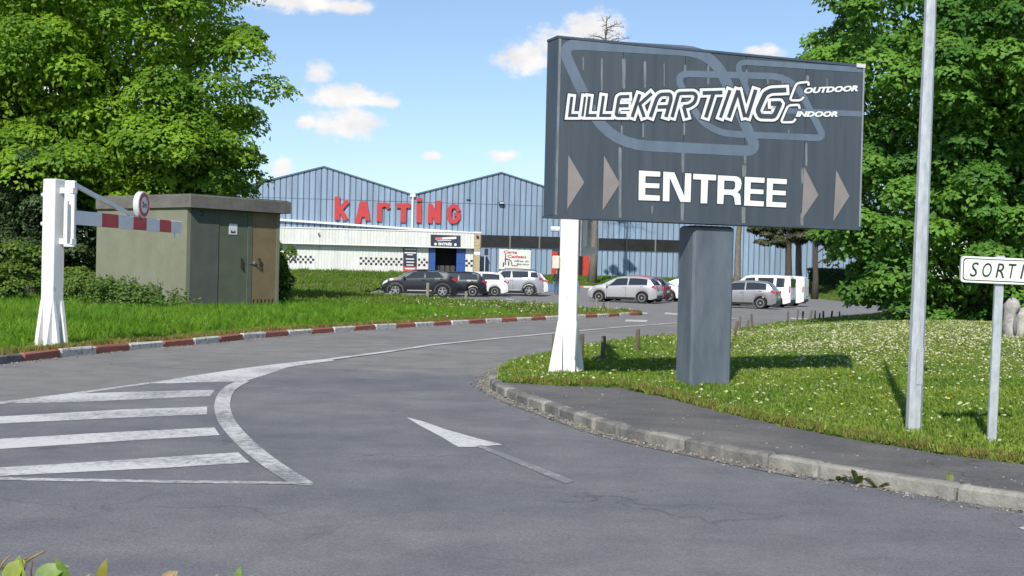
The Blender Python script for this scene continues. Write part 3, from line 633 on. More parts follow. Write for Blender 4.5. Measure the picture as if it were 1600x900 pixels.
# the circuit drawn as three pale blue ribbons
rib = thing('lettering', None, None); rib.parent = sign
def ribbon(pts, rads, w, d, closed=True):
    P = round_poly([Z8(*p) for p in pts], [q / 2.904 for q in rads], closed, 7); m2 = MB(); stroke(m2, P, w / 2.904, SG, d, closed); return m2.build('circuit_ribbon', M_TRACK, sign)
ribbon([(72, 52), (765, 92), (968, 542), (285, 508)], [90, 130, 60, 190], 48, .0030)
ribbon([(592, 188), (1130, 203), (1272, 482), (735, 458)], [70, 110, 40, 130], 30, .0034)
ribbon([(1447, 172), (865, 134), (960, 352), (1440, 372)], [0, 60, 60, 0], 25, .0038, False)
for t in ([(110, 558), (182, 682), (105, 803)], [(272, 562), (343, 688), (265, 810)], [(1180, 612), (1244, 740), (1168, 852)], [(1325, 627), (1385, 745), (1312, 858)]):
    m2 = MB(); m2.add([SG(*Z8(*p), .0042) for p in t], [(0, 1, 2)]); m2.build('chevron', M_TAUPE, sign)
# ENTREE
Z3 = lambda x, y: (980 + x / 5.926, 250 + y / 5.926)
E1 = [(107, 97), (305, 108), (303, 155), (168, 150), (166, 213), (297, 218), (295, 262), (166, 258), (165, 322), (301, 330), (299, 378), (103, 372)]
LN = [(333, 108), (435, 115), (527, 335), (535, 122), (592, 125), (585, 390), (490, 388), (393, 165), (388, 383), (327, 380)]
LT = [(610, 127), (822, 138), (820, 190), (747, 186), (738, 402), (677, 400), (683, 182), (608, 178)]
LR = [(838, 142), (1000, 150), (1030, 158), (1050, 178), (1058, 215), (1050, 265), (1020, 300), (1042, 318), (1048, 345), (1052, 415), (997, 415), (988, 350), (975, 330), (950, 323), (893, 322), (888, 408), (830, 405)]
LRh = [(897, 190), (895, 272), (980, 275), (996, 258), (998, 212), (985, 195)]
E2 = [(1087, 155), (1272, 165), (1268, 213), (1143, 206), (1140, 268), (1262, 275), (1258, 317), (1138, 312), (1135, 375), (1264, 384), (1260, 430), (1080, 422)]
E3 = [(1293, 168), (1478, 178), (1475, 225), (1348, 218), (1345, 280), (1468, 287), (1465, 328), (1343, 322), (1340, 388), (1472, 395), (1468, 440), (1285, 432)]
for pl, ho in ((E1, None), (LN, None), (LT, None), (LR, LRh), (E2, None), (E3, None)):
    m2 = MB(); stroke(m2, [Z3(*p) for p in pl], 14 / 5.926, SG, .0044, True)
    if ho: stroke(m2, [Z3(*p) for p in ho], 10 / 5.926, SG, .0046, True)
    m2.build('letter_outline', M_OUTLINE, rib, fix=False)
    m2 = MB(); m2.prism([Z3(*p) for p in pl], SG, .0054, 0, hole=[Z3(*p) for p in ho] if ho else None, back=False); m2.build('letter', M_WHITE_VINYL, rib, fix=False)
# the slanting outline lettering of the circuit's name
A2 = lambda p: (860 + p[0] / 7.273, 110 + p[1] / 7.273)
A1 = lambda p: (1060 + p[0] / 8, 110 + p[1] / 8)
glyphs = [(A2, 7.273, 34, 62, [[(240, 300), (214, 512), (312, 512)]]), (A2, 7.273, 26, 62, [[(390, 300), (360, 522)]]), (A2, 7.273, 34, 62, [[(440, 298), (412, 512), (520, 512)]]),
    (A2, 7.273, 34, 62, [[(600, 290), (568, 512), (688, 512)]]), (A2, 7.273, 38, 60, [[(893, 297), (778, 300), (742, 512), (862, 512)], [(768, 402), (885, 400)]]),
    (A2, 7.273, 38, 62, [[(1012, 272), (925, 530)], [(1148, 262), (1002, 392)], [(1010, 385), (1062, 530)]]),
    (A2, 7.273, 42, 62, [[(1132, 530), (1206, 318), (1245, 274), (1360, 270), (1368, 325), (1308, 530)], [(1215, 416), (1336, 413)]]),
    (A1, 8, 44, 66, [[(-84, 585), (-2, 288), (192, 284), (222, 322), (196, 402), (128, 448), (55, 452)], [(60, 450), (98, 590)]]),
    (A1, 8, 48, 66, [[(298, 283), (545, 276)], [(432, 292), (338, 588)]]), (A1, 8, 40, 66, [[(640, 248), (520, 590)]]),
    (A1, 8, 46, 66, [[(622, 590), (742, 248)], [(742, 252), (826, 585)], [(852, 590), (962, 242)]]),
    (A1, 8, 60, 70, [[(1345, 245), (1150, 254), (1078, 292), (985, 500), (1015, 572), (1190, 576), (1268, 412), (1150, 416)]])]
zz = 0
for fn, sc_, wi, wb, strokes in glyphs:
    for layer, (ext, m_, d0) in enumerate(((wb + 26, M_OUTLINE, .0048), (wb, M_WHITE_VINYL, .0066), (0, M_DARK_VINYL, .0092))):
        m2 = MB()
        for j, P in enumerate(strokes):
            Q = [Vector(fn(p)) for p in P]
            if len(Q) > 3: Q = round_poly(Q, 26 / sc_, False, 3)
            stroke(m2, Q, (wi + ext) / sc_, SG, d0 + .00015 * j + .00006 * zz, cap=(ext / 2 + (2 if layer < 2 else 0)) / sc_)
        m2.build(('letter_outline', 'letter_border', 'letter')[layer], m_, rib, fix=False)
    zz += 1
Z7 = lambda x, y: (1100 + x / 5.293, 70 + y / 5.293)
for P in ([(862, 338), (862, 306), (762, 318), (706, 460), (795, 460), (824, 432)], [(788, 530), (784, 496), (692, 502), (632, 642), (736, 640), (756, 612)]):
    for w_, m_, d_ in ((34, M_OUTLINE, .0049), (19, M_WHITE_VINYL, .0070)):
        m2 = MB(); stroke(m2, round_poly([Z7(*p) for p in P], 5, False, 3), w_ / 5.293, SG, d_, cap=1 if w_ > 30 else 0); m2.build('bracket', m_, rib, fix=False)
for word, xa, ya, xb, yb, h in (('OUTDOOR', 826, 405, 1272, 384, 50), ('INDOOR', 755, 597, 1104, 597, 48)):
    for off, m_, d_ in ((.10, M_OUTLINE, .0050), (.058, M_WHITE_VINYL, .0072)):
        def fnw(x, y, d): return SG(*Z7(xa + x * (xb - xa), ya + x * (yb - ya) - y * h), d)
        m2 = MB(); text_on(m2, word, -.012 if off > .06 else 0, 1.012 if off > .06 else 1, -.08 if off > .06 else 0, 1.08 if off > .06 else 1, fnw, d_, offset=off, shear=.25); m2.build('word_' + word.lower(), m_, rib, fix=False)
# pillar
u0_, w0_ = on_sign(1081, 480); u1_, w1_ = on_sign(1145, 480)
PW = u1_ - u0_; pc = (u0_ + u1_) / 2 + .045
mp_ = mat('pillar_paint', (.068, .088, .112), .55, col2=(.125, .150, .178), scale=1.2, stretch=(2.5, 2.5, .6), bump=.08, bscale=4, thr=(.35, .62))
mb = MB(); mb.box((pc, .17, sz0 / 2 - .02), (PW, .40, sz0 + .0), ch=.03); mb.build('pillar', mp_, sign)

# ------------------------------------------------------------------ height barriers
M_WPAINT = mat('white_gloss_paint', (.70, .71, .69), .45, col2=(.40, .38, .33), scale=6, bump=.15, bscale=12, thr=(.58, .80))
M_WSIDE = mat('white_bar_paint', (.82, .83, .84), .5, var=.06, scale=3)
M_RPAINT = mat('red_bar_paint', (.60, .04, .045), .5, var=.12, scale=5)
M_DSTEEL = mat('dark_steel', (.05, .055, .055), .5, metal=.4, var=.3, scale=9)
def barrier(base, yaw, bar_yaw, label, lean=0.0, box=False, H=2.72, swing=.29):
    t = thing('height_barrier', label, 'barrier', base, yaw); t.rotation_euler = (0, lean, yaw)
    mb = MB(); mb.box((0, 0, H / 2), (.25, .25, H), ch=.012); mb.build('post', M_WPAINT, t)
    for sx, sy in ((1, 0), (-1, 0), (0, 1), (0, -1)):            # flared fins, two on each side
        for off in (-.09, .09):
            mb = MB()
            def ff(a, z, d): return ((.125 + a) * sx + (off + d) * sy, (.125 + a) * sy + (off + d) * sx, z)
            mb.prism([(-.01, -.02), (.125, -.02), (.12, .05), (.005, .76), (-.01, .76)], ff, -.03, .03); mb.build('fin', M_WPAINT, t)
    mb = MB(); mb.box((0, 0, .015), (.52, .52, .05), ch=.01); mb.build('base_plate', M_CONC, t)
    for z in (H - .25, H - .72):
        mb = MB(); mb.tube([(-.26, .02, z), (-.14, .02, z)], .035, 8); mb.build('bolt', M_WPAINT, t)
    # hinge arms and swinging frame
    fr_ = thing('swing_bar', None, None, (swing, .05, 0), bar_yaw - yaw); fr_.parent = t
    for z in (H - .18, H - 1.0):
        mb = MB(); mb.box((.0, .02, z), (.36, .10, .09), rz=0.0); o = mb.build('hinge_arm', M_WPAINT, t); o.location = (.20, .03, 0)
    mb = MB(); mb.box((0, 0, H - .55), (.09, .17, 1.06), ch=.012); mb.build('upright', M_WSIDE, fr_)
    mb = MB(); mb.beam((-.13, 0, H - .35), (-.13, 0, H - .95), .05, .06); mb.build('latch_rail', M_WPAINT, fr_)
    mb = MB(); mb.beam((.04, 0, H - .06), (2.55, 0, H - .52), .05, .07); mb.build('brace', M_WSIDE, fr_)
    LB = 4.15; cuts = [.045, 1.05, 1.68, 2.28, 2.84, 3.42, 3.95, LB + .3]
    for i in range(len(cuts) - 1):
        mb = MB(); mb.box(((cuts[i] + cuts[i + 1]) / 2, 0, H - .605), (cuts[i + 1] - cuts[i] - .002, .08, .23), ch=.008); mb.build('bar_section', (M_WSIDE, M_RPAINT)[i % 2], fr_)
    mb = MB(); mb.box((LB + .05, 0, H - .77), (.02, .02, .10)); mb.build('end_pin', M_WPAINT, fr_)
    # round 2 m plate standing on the bar, facing whoever meets it closed
    ds = thing('limit_plate', None, None, (2.62, -.02, H - .265), 0); ds.parent = fr_
    mb = MB(); mb.lathe([(.235, .05), (.245, .03), (.245, -.05), (.235, -.06)], 32, 'Y'); mb.build('plate_back', mat('plate_grey', (.55, .56, .56), .5, var=.1), ds, smooth='auto')
    for r_, m_, y_ in ((.232, mat('plate_white', (.75, .75, .74), .5), -.0615), (.215, M_RPAINT, -.063), (.150, MATS['plate_white'], -.0645)):
        mb = MB(); n = 32; mb.add([(r_ * math.cos(2 * math.pi * k / n), y_, r_ * math.sin(2 * math.pi * k / n)) for k in range(n)], [tuple(range(n))]); mb.build('plate_face', m_, ds)
    mb = MB(); text_on(mb, '2m', -.10, .10, -.045, .055, lambda u, w, d: (u, d, w), -.066, offset=.03); mb.build('plate_text', mat('plate_black', (.02, .02, .02), .5), ds)
    if box:
        mb = MB(); mb.box((-.175, -.10, 1.55), (.10, .12, .17), ch=.01); lb = mb.build('lock_box', mat('cream_box', (.62, .55, .47), .6, var=.1), t)
        mb = MB(); mb.box((-.228, -.10, 1.55), (.006, .05, .06)); mb.build('lock_plate', M_DSTEEL, lb)
    return t
b1 = G(80, 541, .12); b2 = G(885, 584, .13)
barrier((b1.x, b1.y, .1), R(-22), R(82), 'white height barrier post with red and white bar by the hut', lean=0.0)
barrier((b2.x, b2.y, .1), R(-4), R(86.5), 'white height barrier post behind the left end of the big sign', lean=0.0, box=True, swing=.21)

# ------------------------------------------------------------------ electrical hut
M_RENDER = mat('khaki_render', (.170, .182, .128), .9, col2=(.215, .225, .165), scale=1.5, bump=.3, bscale=45, thr=(.3, .7), spec=.2)
M_HUTDARK = mat('hut_grey_paint', (.092, .100, .086), .75, var=.12, scale=2, bump=.12, bscale=30, spec=.3)
M_HUTGREEN = mat('hut_green_paint', (.100, .115, .083), .7, var=.12, scale=2, bump=.06, bscale=20, spec=.3)
M_HUTOCHRE = mat('hut_ochre_paint', (.190, .145, .080), .7, var=.12, scale=2, bump=.06, bscale=20, spec=.3)
M_ROOFC = mat('roof_edge_concrete', (.17, .16, .145), .9, col2=(.11, .105, .10), scale=2.5, bump=.4, bscale=25, spec=.2)
hc = G(290, 488, .15); HY = R(52)
hux = Vector((math.cos(HY), math.sin(HY), 0)); hn = Vector((math.sin(HY), -math.cos(HY), 0))
def on_hut(px, py):
    d = ray(px, py); t = (hc - CAM).dot(hn) / d.dot(hn); q = CAM + d * t - hc; return q.dot(hux), q.z
HWd = on_hut(436, 420)[0]; HHt = on_hut(292, 320)[1]; HLn = 4.3
hut = thing('electrical_hut', 'khaki rendered electrical hut with flat roof and metal doors behind the barrier', 'hut', (hc.x, hc.y, .1), HY)
mb = MB(); mb.box((-.012 + .06, HLn / 2, HHt / 2), (.12, HLn, HHt)); mb.build('side_wall', M_RENDER, hut)
mb = MB(); mb.box((HWd - .06, HLn / 2, HHt / 2), (.12, HLn, HHt)); mb.box((HWd / 2, HLn - .06, HHt / 2), (HWd - .24, .12, HHt)); mb.build('rear_walls', M_RENDER, hut)
def hx(px): return on_hut(px, 420)[0]
d1, d2, d3 = hx(300 + 183 / 4.5), hx(300 + 385 / 4.5), hx(300 + 420 / 4.5)
mb = MB(); mb.box(((d1 + .0) / 2 + .05, .05, HHt / 2), (d1 - .115, .12, HHt)); mb.build('front_panel', M_HUTDARK, hut)
mb = MB(); mb.box(((d1 + d2) / 2 + .01, .055, HHt / 2), (d2 - d1 - .012, .09, HHt - .06), ch=.008); dl = mb.build('door_leaf', M_HUTGREEN, hut); dl['label'] = 'grey green door leaf'
mb = MB(); mb.box(((d2 + d3) / 2 + .006, .045, HHt / 2), (d3 - d2 - .008, .10, HHt - .06), ch=.006); mb.build('cover_strip', M_HUTGREEN, hut)
mb = MB(); mb.box(((d3 + HWd) / 2, .055, HHt / 2 + .0), (HWd - d3 - .02, .09, HHt - .04), ch=.008); dr_ = mb.build('door_leaf', M_HUTOCHRE, hut); dr_['label'] = 'ochre brown door leaf'
mb = MB(); mb.box(((d1 + HWd) / 2, .115, HHt / 2), (HWd - d1, .02, HHt)); mb.build('door_frame', mat('dark_gap', (.02, .02, .018), .9), hut)
M_BLACKIRON = mat('black_iron', (.018, .018, .018), .5, metal=.2)
for px, side, par in ((300 + 340 / 4.5, -1, dl), (300 + 470 / 4.5, 1, dr_)):
    x = hx(px); z0 = on_hut(px, 300 + 520 / 4.5)[1]; z1_ = on_hut(px, 300 + 455 / 4.5)[1]
    mb = MB(); mb.tube([(x - .05 * side, .01, z1_), (x, -.05, z1_ - .01), (x, -.05, z0 + .01), (x - .05 * side, .01, z0)], .022, 6); mb.build('handle', M_BLACKIRON, par, smooth='auto')
x = hx(300 + 440 / 4.5); z = on_hut(380, 300 + 488 / 4.5)[1]
mb = MB(); mb.lathe([(.07, .012), (.07, -.01), (.04, -.035)], 14, 'Y', (x, 0, z)); mb.box((x - .14, -.005, z), (.12, .03, .05)); mb.build('lock', mat('lock_steel', (.2, .2, .18), .5, metal=.6), dr_)
xa, za = on_hut(300 + 262 / 4.5, 300 + 210 / 4.5); xb_, zb_ = on_hut(300 + 318 / 4.5, 300 + 288 / 4.5)
mb = MB(); mb.box(((xa + xb_) / 2, .004, (za + zb_) / 2), (abs(xb_ - xa), .012, abs(za - zb_)), ch=.002); np_ = mb.build('notice_plate', mat('notice_white', (.62, .65, .68), .5), dl)
mb = MB(); mx_ = (xa + xb_) / 2; mz = (za + zb_) / 2 - .09
mb.box((mx_, -.0045, mz), (.17, .003, .05)); mb.box((mx_ - .06, -.0045, mz + .04), (.03, .003, .05)); mb.box((mx_ + .06, -.0045, mz + .035), (.03, .003, .04)); mb.build('notice_print', M_DSTEEL, np_)
for k in range(6):
    xk = hx(300 + (440 + k * 26.4) / 4.5); z0 = on_hut(405, 300 + 812 / 4.5)[1]; z1_ = on_hut(405, 300 + 742 / 4.5)[1]
    mb = MB(); mb.box((xk, .008, (z0 + z1_) / 2), (.055, .006, z1_ - z0)); mb.build('vent_slot', M_BLACKIRON, dr_)
mb = MB(); mb.box((HWd / 2 + .08, HLn / 2 - .12, HHt + .16), (HWd + .34, HLn + .20, .36), ch=.02); rf = mb.build('roof', M_ROOFC, hut)
mb = MB(); mb.box((HWd / 2 + .08, HLn / 2 - .12, HHt + .35), (HWd + .22, HLn + .08, .03)); mb.build('roof_felt', mat('roof_felt', (.09, .085, .075), .95, col2=(.16, .14, .06), scale=3, thr=(.5, .7)), rf)
mb = MB(); x, z = on_hut(300 + 62 / 4.5, 300 + 138 / 4.5); mb.tube([(x - .02, -.01, z + .08), (x + .03, -.06, z + .05), (x + .04, -.06, z - .03), (x, -.01, z - .07)], .012, 6); mb.build('hook', M_BLACKIRON, hut)

# ------------------------------------------------------------------ lamp post, exit sign, stones
M_GALV = mat('galvanised_steel', (.40, .43, .45), .5, col2=(.56, .59, .61), scale=7, metal=.35, stretch=(3, 3, 1), thr=(.35, .65), spec=.5)
lp = G(1427, 676, .14); lamp = thing('lamp_post', 'tall tapered galvanised lamp post on the daisy lawn', 'lamp post', (lp.x, lp.y, .12), R(10)); lamp.rotation_euler = (0, R(.75), R(10))
mb = MB(); mb.tube([(0, 0, -.05), (0, 0, 1.2), (0, 0, 4), (0, 0, 7.2)], [.071, .066, .051, .036], 8, rot=.4); mb.build('column', M_GALV, lamp)
mb = MB(); mb.box((0, -.064, .62), (.06, .014, .32)); mb.build('service_door', M_GALV, lamp)
mb = MB(); mb.tube([(0, 0, 7.15), (0, -.1, 7.35), (0, -.5, 7.5), (0, -.9, 7.52)], [.036, .032, .03, .03], 8); mb.build('arm', M_GALV, lamp, smooth=True)
mb = MB(); mb.box((0, -1.2, 7.53), (.26, .62, .12), ch=.03); lh = mb.build('lamp_head', M_ALU, lamp)
mb = MB(); mb.box((0, -1.22, 7.462), (.2, .45, .02)); mb.build('lens', mat('lens', (.6, .62, .6), .2), lh)
sp = G(1549, 692, .14)
M_SIGNWHITE = mat('reflective_cream', (.72, .76, .68), .45)
M_BLACKP = mat('black_print', (.02, .022, .022), .5)
ex = thing('exit_sign', 'cream exit sign lettered SORTIE on a slim grey post', 'sign', (sp.x, sp.y, .12), R(3)); ex.rotation_euler = (0, R(1.1), R(3))
eu = Vector((math.cos(R(3)), math.sin(R(3)), 0))
ztop = at(1558, 402, sp.y).z - .12; zbot = at(1558, 443, sp.y).z - .12
mb = MB(); mb.box((0, 0, (ztop + .03) / 2 - .03), (.075, .04, ztop + .06), ch=.006); mb.build('post', M_GALV, ex)
hw = .355; zc = (ztop + zbot) / 2 - .002; hh = (ztop - zbot) / 2
def rrect(a, b, r_): return round_poly([(-a, -b), (a, -b), (a, b), (-a, b)], r_, True, 5)
fx = lambda u, w, d: (u, -.045 - d, zc + w)
mb = MB(); mb.prism(rrect(hw, hh, .035), fx, 0, -.025); pl = mb.build('plate', mat('plate_edge', (.5, .52, .5), .5), ex)
for a, b, m_, d_ in ((hw - .002, hh - .002, M_SIGNWHITE, .001), (hw - .017, hh - .017, M_BLACKP, .002), (hw - .025, hh - .025, M_SIGNWHITE, .003)):
    mb = MB(); mb.prism(rrect(a, b, .03), fx, d_, 0, back=False); mb.build('plate_layer', m_, pl, fix=False)
mb = MB()
x0w, x1w = -.278, .278
wl = [.062, .07, .066, .058, .02, .056]; gap = (x1w - x0w - sum(wl)) / 5; x = x0w
for ch_, w_ in zip('SORTIE', wl):
    text_on(mb, ch_, x, x + w_ + (.02 if ch_ == 'I' else .012), -.062, .062, fx, .004, offset=.006, shear=.22); x += w_ + gap
mb.build('plate_text', M_BLACKP, pl, fix=False)
st_ = G(1590, 541, .3)
M_STONE = mat('pale_stone', (.42, .40, .37), .9, col2=(.20, .19, .18), scale=6, bump=.6, bscale=18, thr=(.45, .72))
stone = thing('carved_stone', 'pale weathered carved stone standing at the foot of the right tree', 'stone', (st_.x, st_.y, float(lawnR_z(st_.x, st_.y)) - .05), .2)
r_ = random.Random(3)
for x, h, w in ((-.16, .80, .15), (.10, .62, .15), (.34, .70, .16)):
    mb = MB(); prof = [(0, 1.0), (.25, 1.02), (.5, .93), (.66, .80), (.72, .92), (.82, 1.02), (.92, .82), (1, .35)]
    mb.tube([(x + .015 * math.sin(9 * z), 0, z * h) for z, _ in prof], [w * q for _, q in prof], 12)
    mb.v = [(a + r_.uniform(-.02, .02), b + r_.uniform(-.02, .02), c_) for a, b, c_ in mb.v]; mb.build('figure', M_STONE, stone, smooth=True)
    mb = MB(); mb.tube([(x, -w * .86, .10 * h), (x, -w * .93, .3 * h), (x, -w * .85, .58 * h)], [.03, .05, .02], 8); mb.build('hollow_shade', mat('stone_shadow', (.16, .15, .14), .95), stone, smooth=True)  # raised dark piece: the shade of a carved recess put in as colour
mb = MB(); mb.box((.1, 0, .03), (.85, .34, .10), ch=.02); mb.build('plinth', M_STONE, stone)

# ------------------------------------------------------------------ the hall
M_BLUE = mat('blue_cladding', (.215, .292, .388), .5, var=.16, scale=.8, stretch=(3, 3, .25), spec=.4, rand=.09, bump=.15, bscale=1.2)
M_BLUEDK = mat('dark_gap_blue', (.045, .065, .095), .7)
M_BLUETRIM = mat('blue_roof_edge', (.070, .115, .180), .5)
M_WCLAD = mat('white_cladding', (.60, .61, .58), .55, var=.10, scale=1.2, stretch=(3, 3, .3))
M_WTRIM = mat('white_trim', (.70, .71, .70), .5)
M_PIPE = mat('white_pipe', (.62, .66, .70), .5)
M_DARKIN = mat('dark_interior', (.012, .012, .014), .9)
M_WINDOW = mat('smoked_window', (.022, .022, .022), .25, var=.3, scale=1, spec=.4)
M_MULL = mat('window_bar', (.16, .15, .135), .6)
M_RED = mat('red_letter', (.44, .036, .036), .5, var=.06)
M_REDDOOR = mat('red_door_paint', (.46, .035, .022), .5, var=.1)
M_BLUEDOOR = mat('blue_door_paint', (.025, .075, .27), .45, var=.1)
FY = R(7)
fo = at(645, 420, 126); fo.z = 1.08
fux = Vector((math.cos(FY), math.sin(FY), 0)); fn_ = Vector((math.sin(FY), -math.cos(FY), 0))
def onF(px, py, out=0.0):
    o = fo + fn_ * out; d = ray(px, py); t = (o - CAM).dot(fn_) / d.dot(fn_); q = CAM + d * t - fo; return q.dot(fux), q.z
hall = thing('karting_hall', 'long blue ribbed metal hall with two gables behind the car park', 'building', fo, FY)
uR1, zR = onF(508, 260); uR2, zR2 = onF(785, 269); uV, zV = onF(645, 304); zR = (zR + zR2) / 2
HS = (uR2 - uR1); SP = HS
def roof_z(u):
    w = abs(((u - uV + SP / 2) % SP) - SP / 2) / (SP / 2); return zV + (zR - zV) * w
U0, U1 = -27.0, 52.0
zs_ = onF(560, 313)[1]                      # lap joint of the cladding
zB1 = onF(900, 371)[1]; zB0 = onF(900, 390)[1]   # window band
uAn = onF(747, 400)[0]                      # right end of the annex
uBE = onF(1128, 400)[0]
mb = MB(); poly = [(U0, -1.2), (U1, -1.2)]
u = U1; pts = []
ks = sorted([U0, U1] + [uV + SP / 2 * k for k in range(-6, 10) if U0 < uV + SP / 2 * k < U1])
core = [(U0, -1.2)] + [(U1, -1.2)] + [(q, roof_z(q) - .05) for q in reversed(ks)]
mb.prism(core, lambda a, z, d: (a, d, z), .06, .5); mb.build('wall_core', M_BLUEDK, hall)
# roof slopes run back from each gable
for i in range(len(ks) - 1):
    a, b = ks[i], ks[i + 1]; mb = MB()
    mb.add([(a, -.12, roof_z(a) + .04), (b, -.12, roof_z(b) + .04), (b, 45, roof_z(b) + .04), (a, 45, roof_z(a) + .04), (a, -.12, roof_z(a) - .10), (b, -.12, roof_z(b) - .10), (b, 45, roof_z(b) - .10), (a, 45, roof_z(a) - .10)], [(0, 1, 2, 3), (7, 6, 5, 4), (0, 4, 5, 1), (1, 5, 6, 2), (3, 2, 6, 7), (0, 3, 7, 4)])
    mb.build('roof_slope', M_BLUETRIM, hall)
# cladding panels, each a raised tray with a recessed joint either side
PWd = .56; npan = int((U1 - U0) / PWd)
def panel(u, w, zb, zt0, zt1):
    a, b = u + .03, u + w - .03; e = .05; mb = MB()
    mb.add([(a, .055, zb), (b, .055, zb), (b, .055, zt1), (a, .055, zt0), (a + e, 0, zb), (b - e, 0, zb), (b - e, 0, zt1), (a + e, 0, zt0)], [(4, 5, 6, 7), (0, 4, 7, 3), (5, 1, 2, 6), (3, 7, 6, 2), (0, 1, 5, 4)])
    return mb.build('cladding_panel', M_BLUE, hall, fix=False)
dU0, dU1 = onF(872, 410)[0], onF(911, 410)[0]; zD = onF(890, 394)[1]
for i in range(npan):
    u = U0 + i * PWd; ua, ub = u + .03, u + PWd - .03
    for kx in ks:
        if ua < kx < ub: pass
    panel(u, PWd, zs_ + .02, roof_z(ua) - .02, roof_z(ub) - .02)
    if u > uAn - 1 and u < uBE:
        panel(u, PWd, zB1, zs_ - .02, zs_ - .02)
        if not (dU0 - .3 < u + PWd / 2 < dU1 + .3): panel(u, PWd, -.6, zB0, zB0)
    elif u <= uAn - 1: panel(u, PWd, 2.2, zs_ - .02, zs_ - .02)
    else: panel(u, PWd, -.6, zs_ - .02, zs_ - .02)
# window band
x = uAn + .2; wp = 2.95
while x < uBE - .3:
    w = min(wp, uBE - x); mb = MB(); mb.box((x + w / 2, .035, (zB0 + zB1) / 2), (w - .14, .03, zB1 - zB0 - .04)); mb.build('window_pane', M_WINDOW, hall)
    mb = MB(); mb.box((x, .0, (zB0 + zB1) / 2), (.14, .09, zB1 - zB0)); mb.build('mullion', M_MULL, hall); x += wp
mb = MB(); mb.box(((uAn + uBE) / 2, .01, zB0 - .02), (uBE - uAn, .10, .05)); mb.build('window_sill', M_BLUETRIM, hall)
# side door with red leaves folded back
mb = MB(); mb.box(((dU0 + dU1) / 2, .03, zD / 2 - .15), (dU1 - dU0, .06, zD + .3)); mb.build('doorway', M_DARKIN, hall)
for uu, s_ in ((dU0 - .35, 1), (dU1 + .28, -1)):
    mb = MB(); mb.box((uu, -.06, zD / 2 - .15), (.62, .07, zD + .3), ch=.01); dd_ = mb.build('side_door', M_REDDOOR, hall)
    mb = MB(); mb.tube([(uu + .22 * s_, -.10, .9), (uu + .22 * s_, -.14, .95), (uu + .22 * s_, -.14, 1.1), (uu + .22 * s_, -.10, 1.15)], .02, 6); mb.build('handle', M_BLACKIRON, dd_)
# valley downpipe with hopper
mb = MB(); mb.tube([(uV, -.13, zV - .05), (uV, -.13, 3.6)], .11, 10); dp = mb.build('downpipe', M_PIPE, hall, smooth='auto')
mb = MB(); mb.box((uV, -.14, zV - .10), (.55, .26, .30), ch=.03); mb.build('hopper', M_PIPE, dp)
# floodlight and small bracket
uf, zf_ = onF(783, 317); fl = MB(); fl.box((uf, -.30, zf_), (.55, .30, .22), ch=.03); flo = fl.build('floodlight', M_DSTEEL, hall)
mb = MB(); mb.box((uf, -.10, zf_ + .10), (.12, .24, .10)); mb.build('bracket', M_DSTEEL, flo)
mb = MB(); mb.box((uf, -.455, zf_ - .02), (.40, .012, .14)); mb.build('lens', mat('lamp_glass', (.5, .52, .5), .2), flo)
uf, zf_ = onF(732, 312); mb = MB(); mb.box((uf, -.06, zf_), (.42, .10, .10)); mb.build('small_bracket', M_DSTEEL, hall)
# sloping flashing where the annex roof meets the wall
g0 = onF(432, 341.5, .15); g1 = onF(738, 362.5, .15); slope = (g1[1] - g0[1]) / (g1[0] - g0[0]); zL = g0[1] + slope * (U0 - g0[0])
mb = MB(); mb.prism([(U0, zL), (g1[0] + .5, g1[1] + slope * .5), (g1[0] + .5, g1[1] + slope * .5 - .20), (U0, zL - .20)], lambda a, z, d: (a, d, z), -.30, .0); mb.build('flashing', M_PIPE, hall)

# white entrance annex in front of the left gable
AO = 3.2                                          # how far it stands out from the hall
annex = thing('white_annex', 'low white ribbed entrance annex with a canopy and black check squares', 'building', fo, FY)
def onA(px, py, o=AO): return onF(px, py, o)
cz1 = (onA(436, 353.5)[1] + onA(738, 363.5)[1]) / 2; cz0 = (onA(436, 379.5)[1] + onA(738, 388.5)[1]) / 2
uE = onA(741, 375)[0]; WO = AO - .55
u = U0 + .01; pitch = .30
def ribs(mb, a, b, z0, z1_, y, pitch, dep=.035):
    n = max(1, round((b - a) / pitch)); w = (b - a) / n
    for i in range(n):
        u_ = a + i * w
        mb.add([(u_, y + dep, z0), (u_ + w * .12, y, z0), (u_ + w * .80, y, z0), (u_ + w * .92, y + dep, z0), (u_ + w, y + dep, z0), (u_, y + dep, z1_), (u_ + w * .12, y, z1_), (u_ + w * .80, y, z1_), (u_ + w * .92, y + dep, z1_), (u_ + w, y + dep, z1_)], [(0, 1, 6, 5), (1, 2, 7, 6), (2, 3, 8, 7), (3, 4, 9, 8)])
    return mb
mb = ribs(MB(), U0, uE, cz0 + .03, cz1 - .08, -AO, .30); mb.build('canopy_cladding', M_WCLAD, annex, fix=False)
mb = MB(); mb.box(((U0 + uE) / 2, -AO + .07, (cz0 + cz1) / 2), (uE - U0 - .02, .06, cz1 - cz0 - .04)); mb.box(((U0 + uE) / 2, -AO + .32, cz0 + .05), (uE - U0 - .02, .44, .06)); mb.build('canopy_body', M_WTRIM, annex)
mb = MB(); mb.box(((U0 + uE) / 2, -AO + .02, cz1 - .03), (uE - U0 + .1, .16, .10)); mb.build('canopy_rail', M_WTRIM, annex)
mb = MB(); mb.box(((U0 + uE) / 2, -AO + .01, cz0 + .01), (uE - U0, .12, .06)); mb.build('canopy_lip', M_WTRIM, annex)
mb = MB(); mb.add([(U0, -AO + .05, cz1), (uE, -AO + .05, cz1), (uE, -.05, cz1 + .12), (U0, -.05, cz1 + .12)], [(0, 1, 2, 3)]); mb.build('roof', mat('annex_roof', (.35, .36, .36), .8, var=.1), annex)
dA, dB = onA(669.5, 410, WO)[0], onA(727, 410, WO)[0]; zDr = cz0
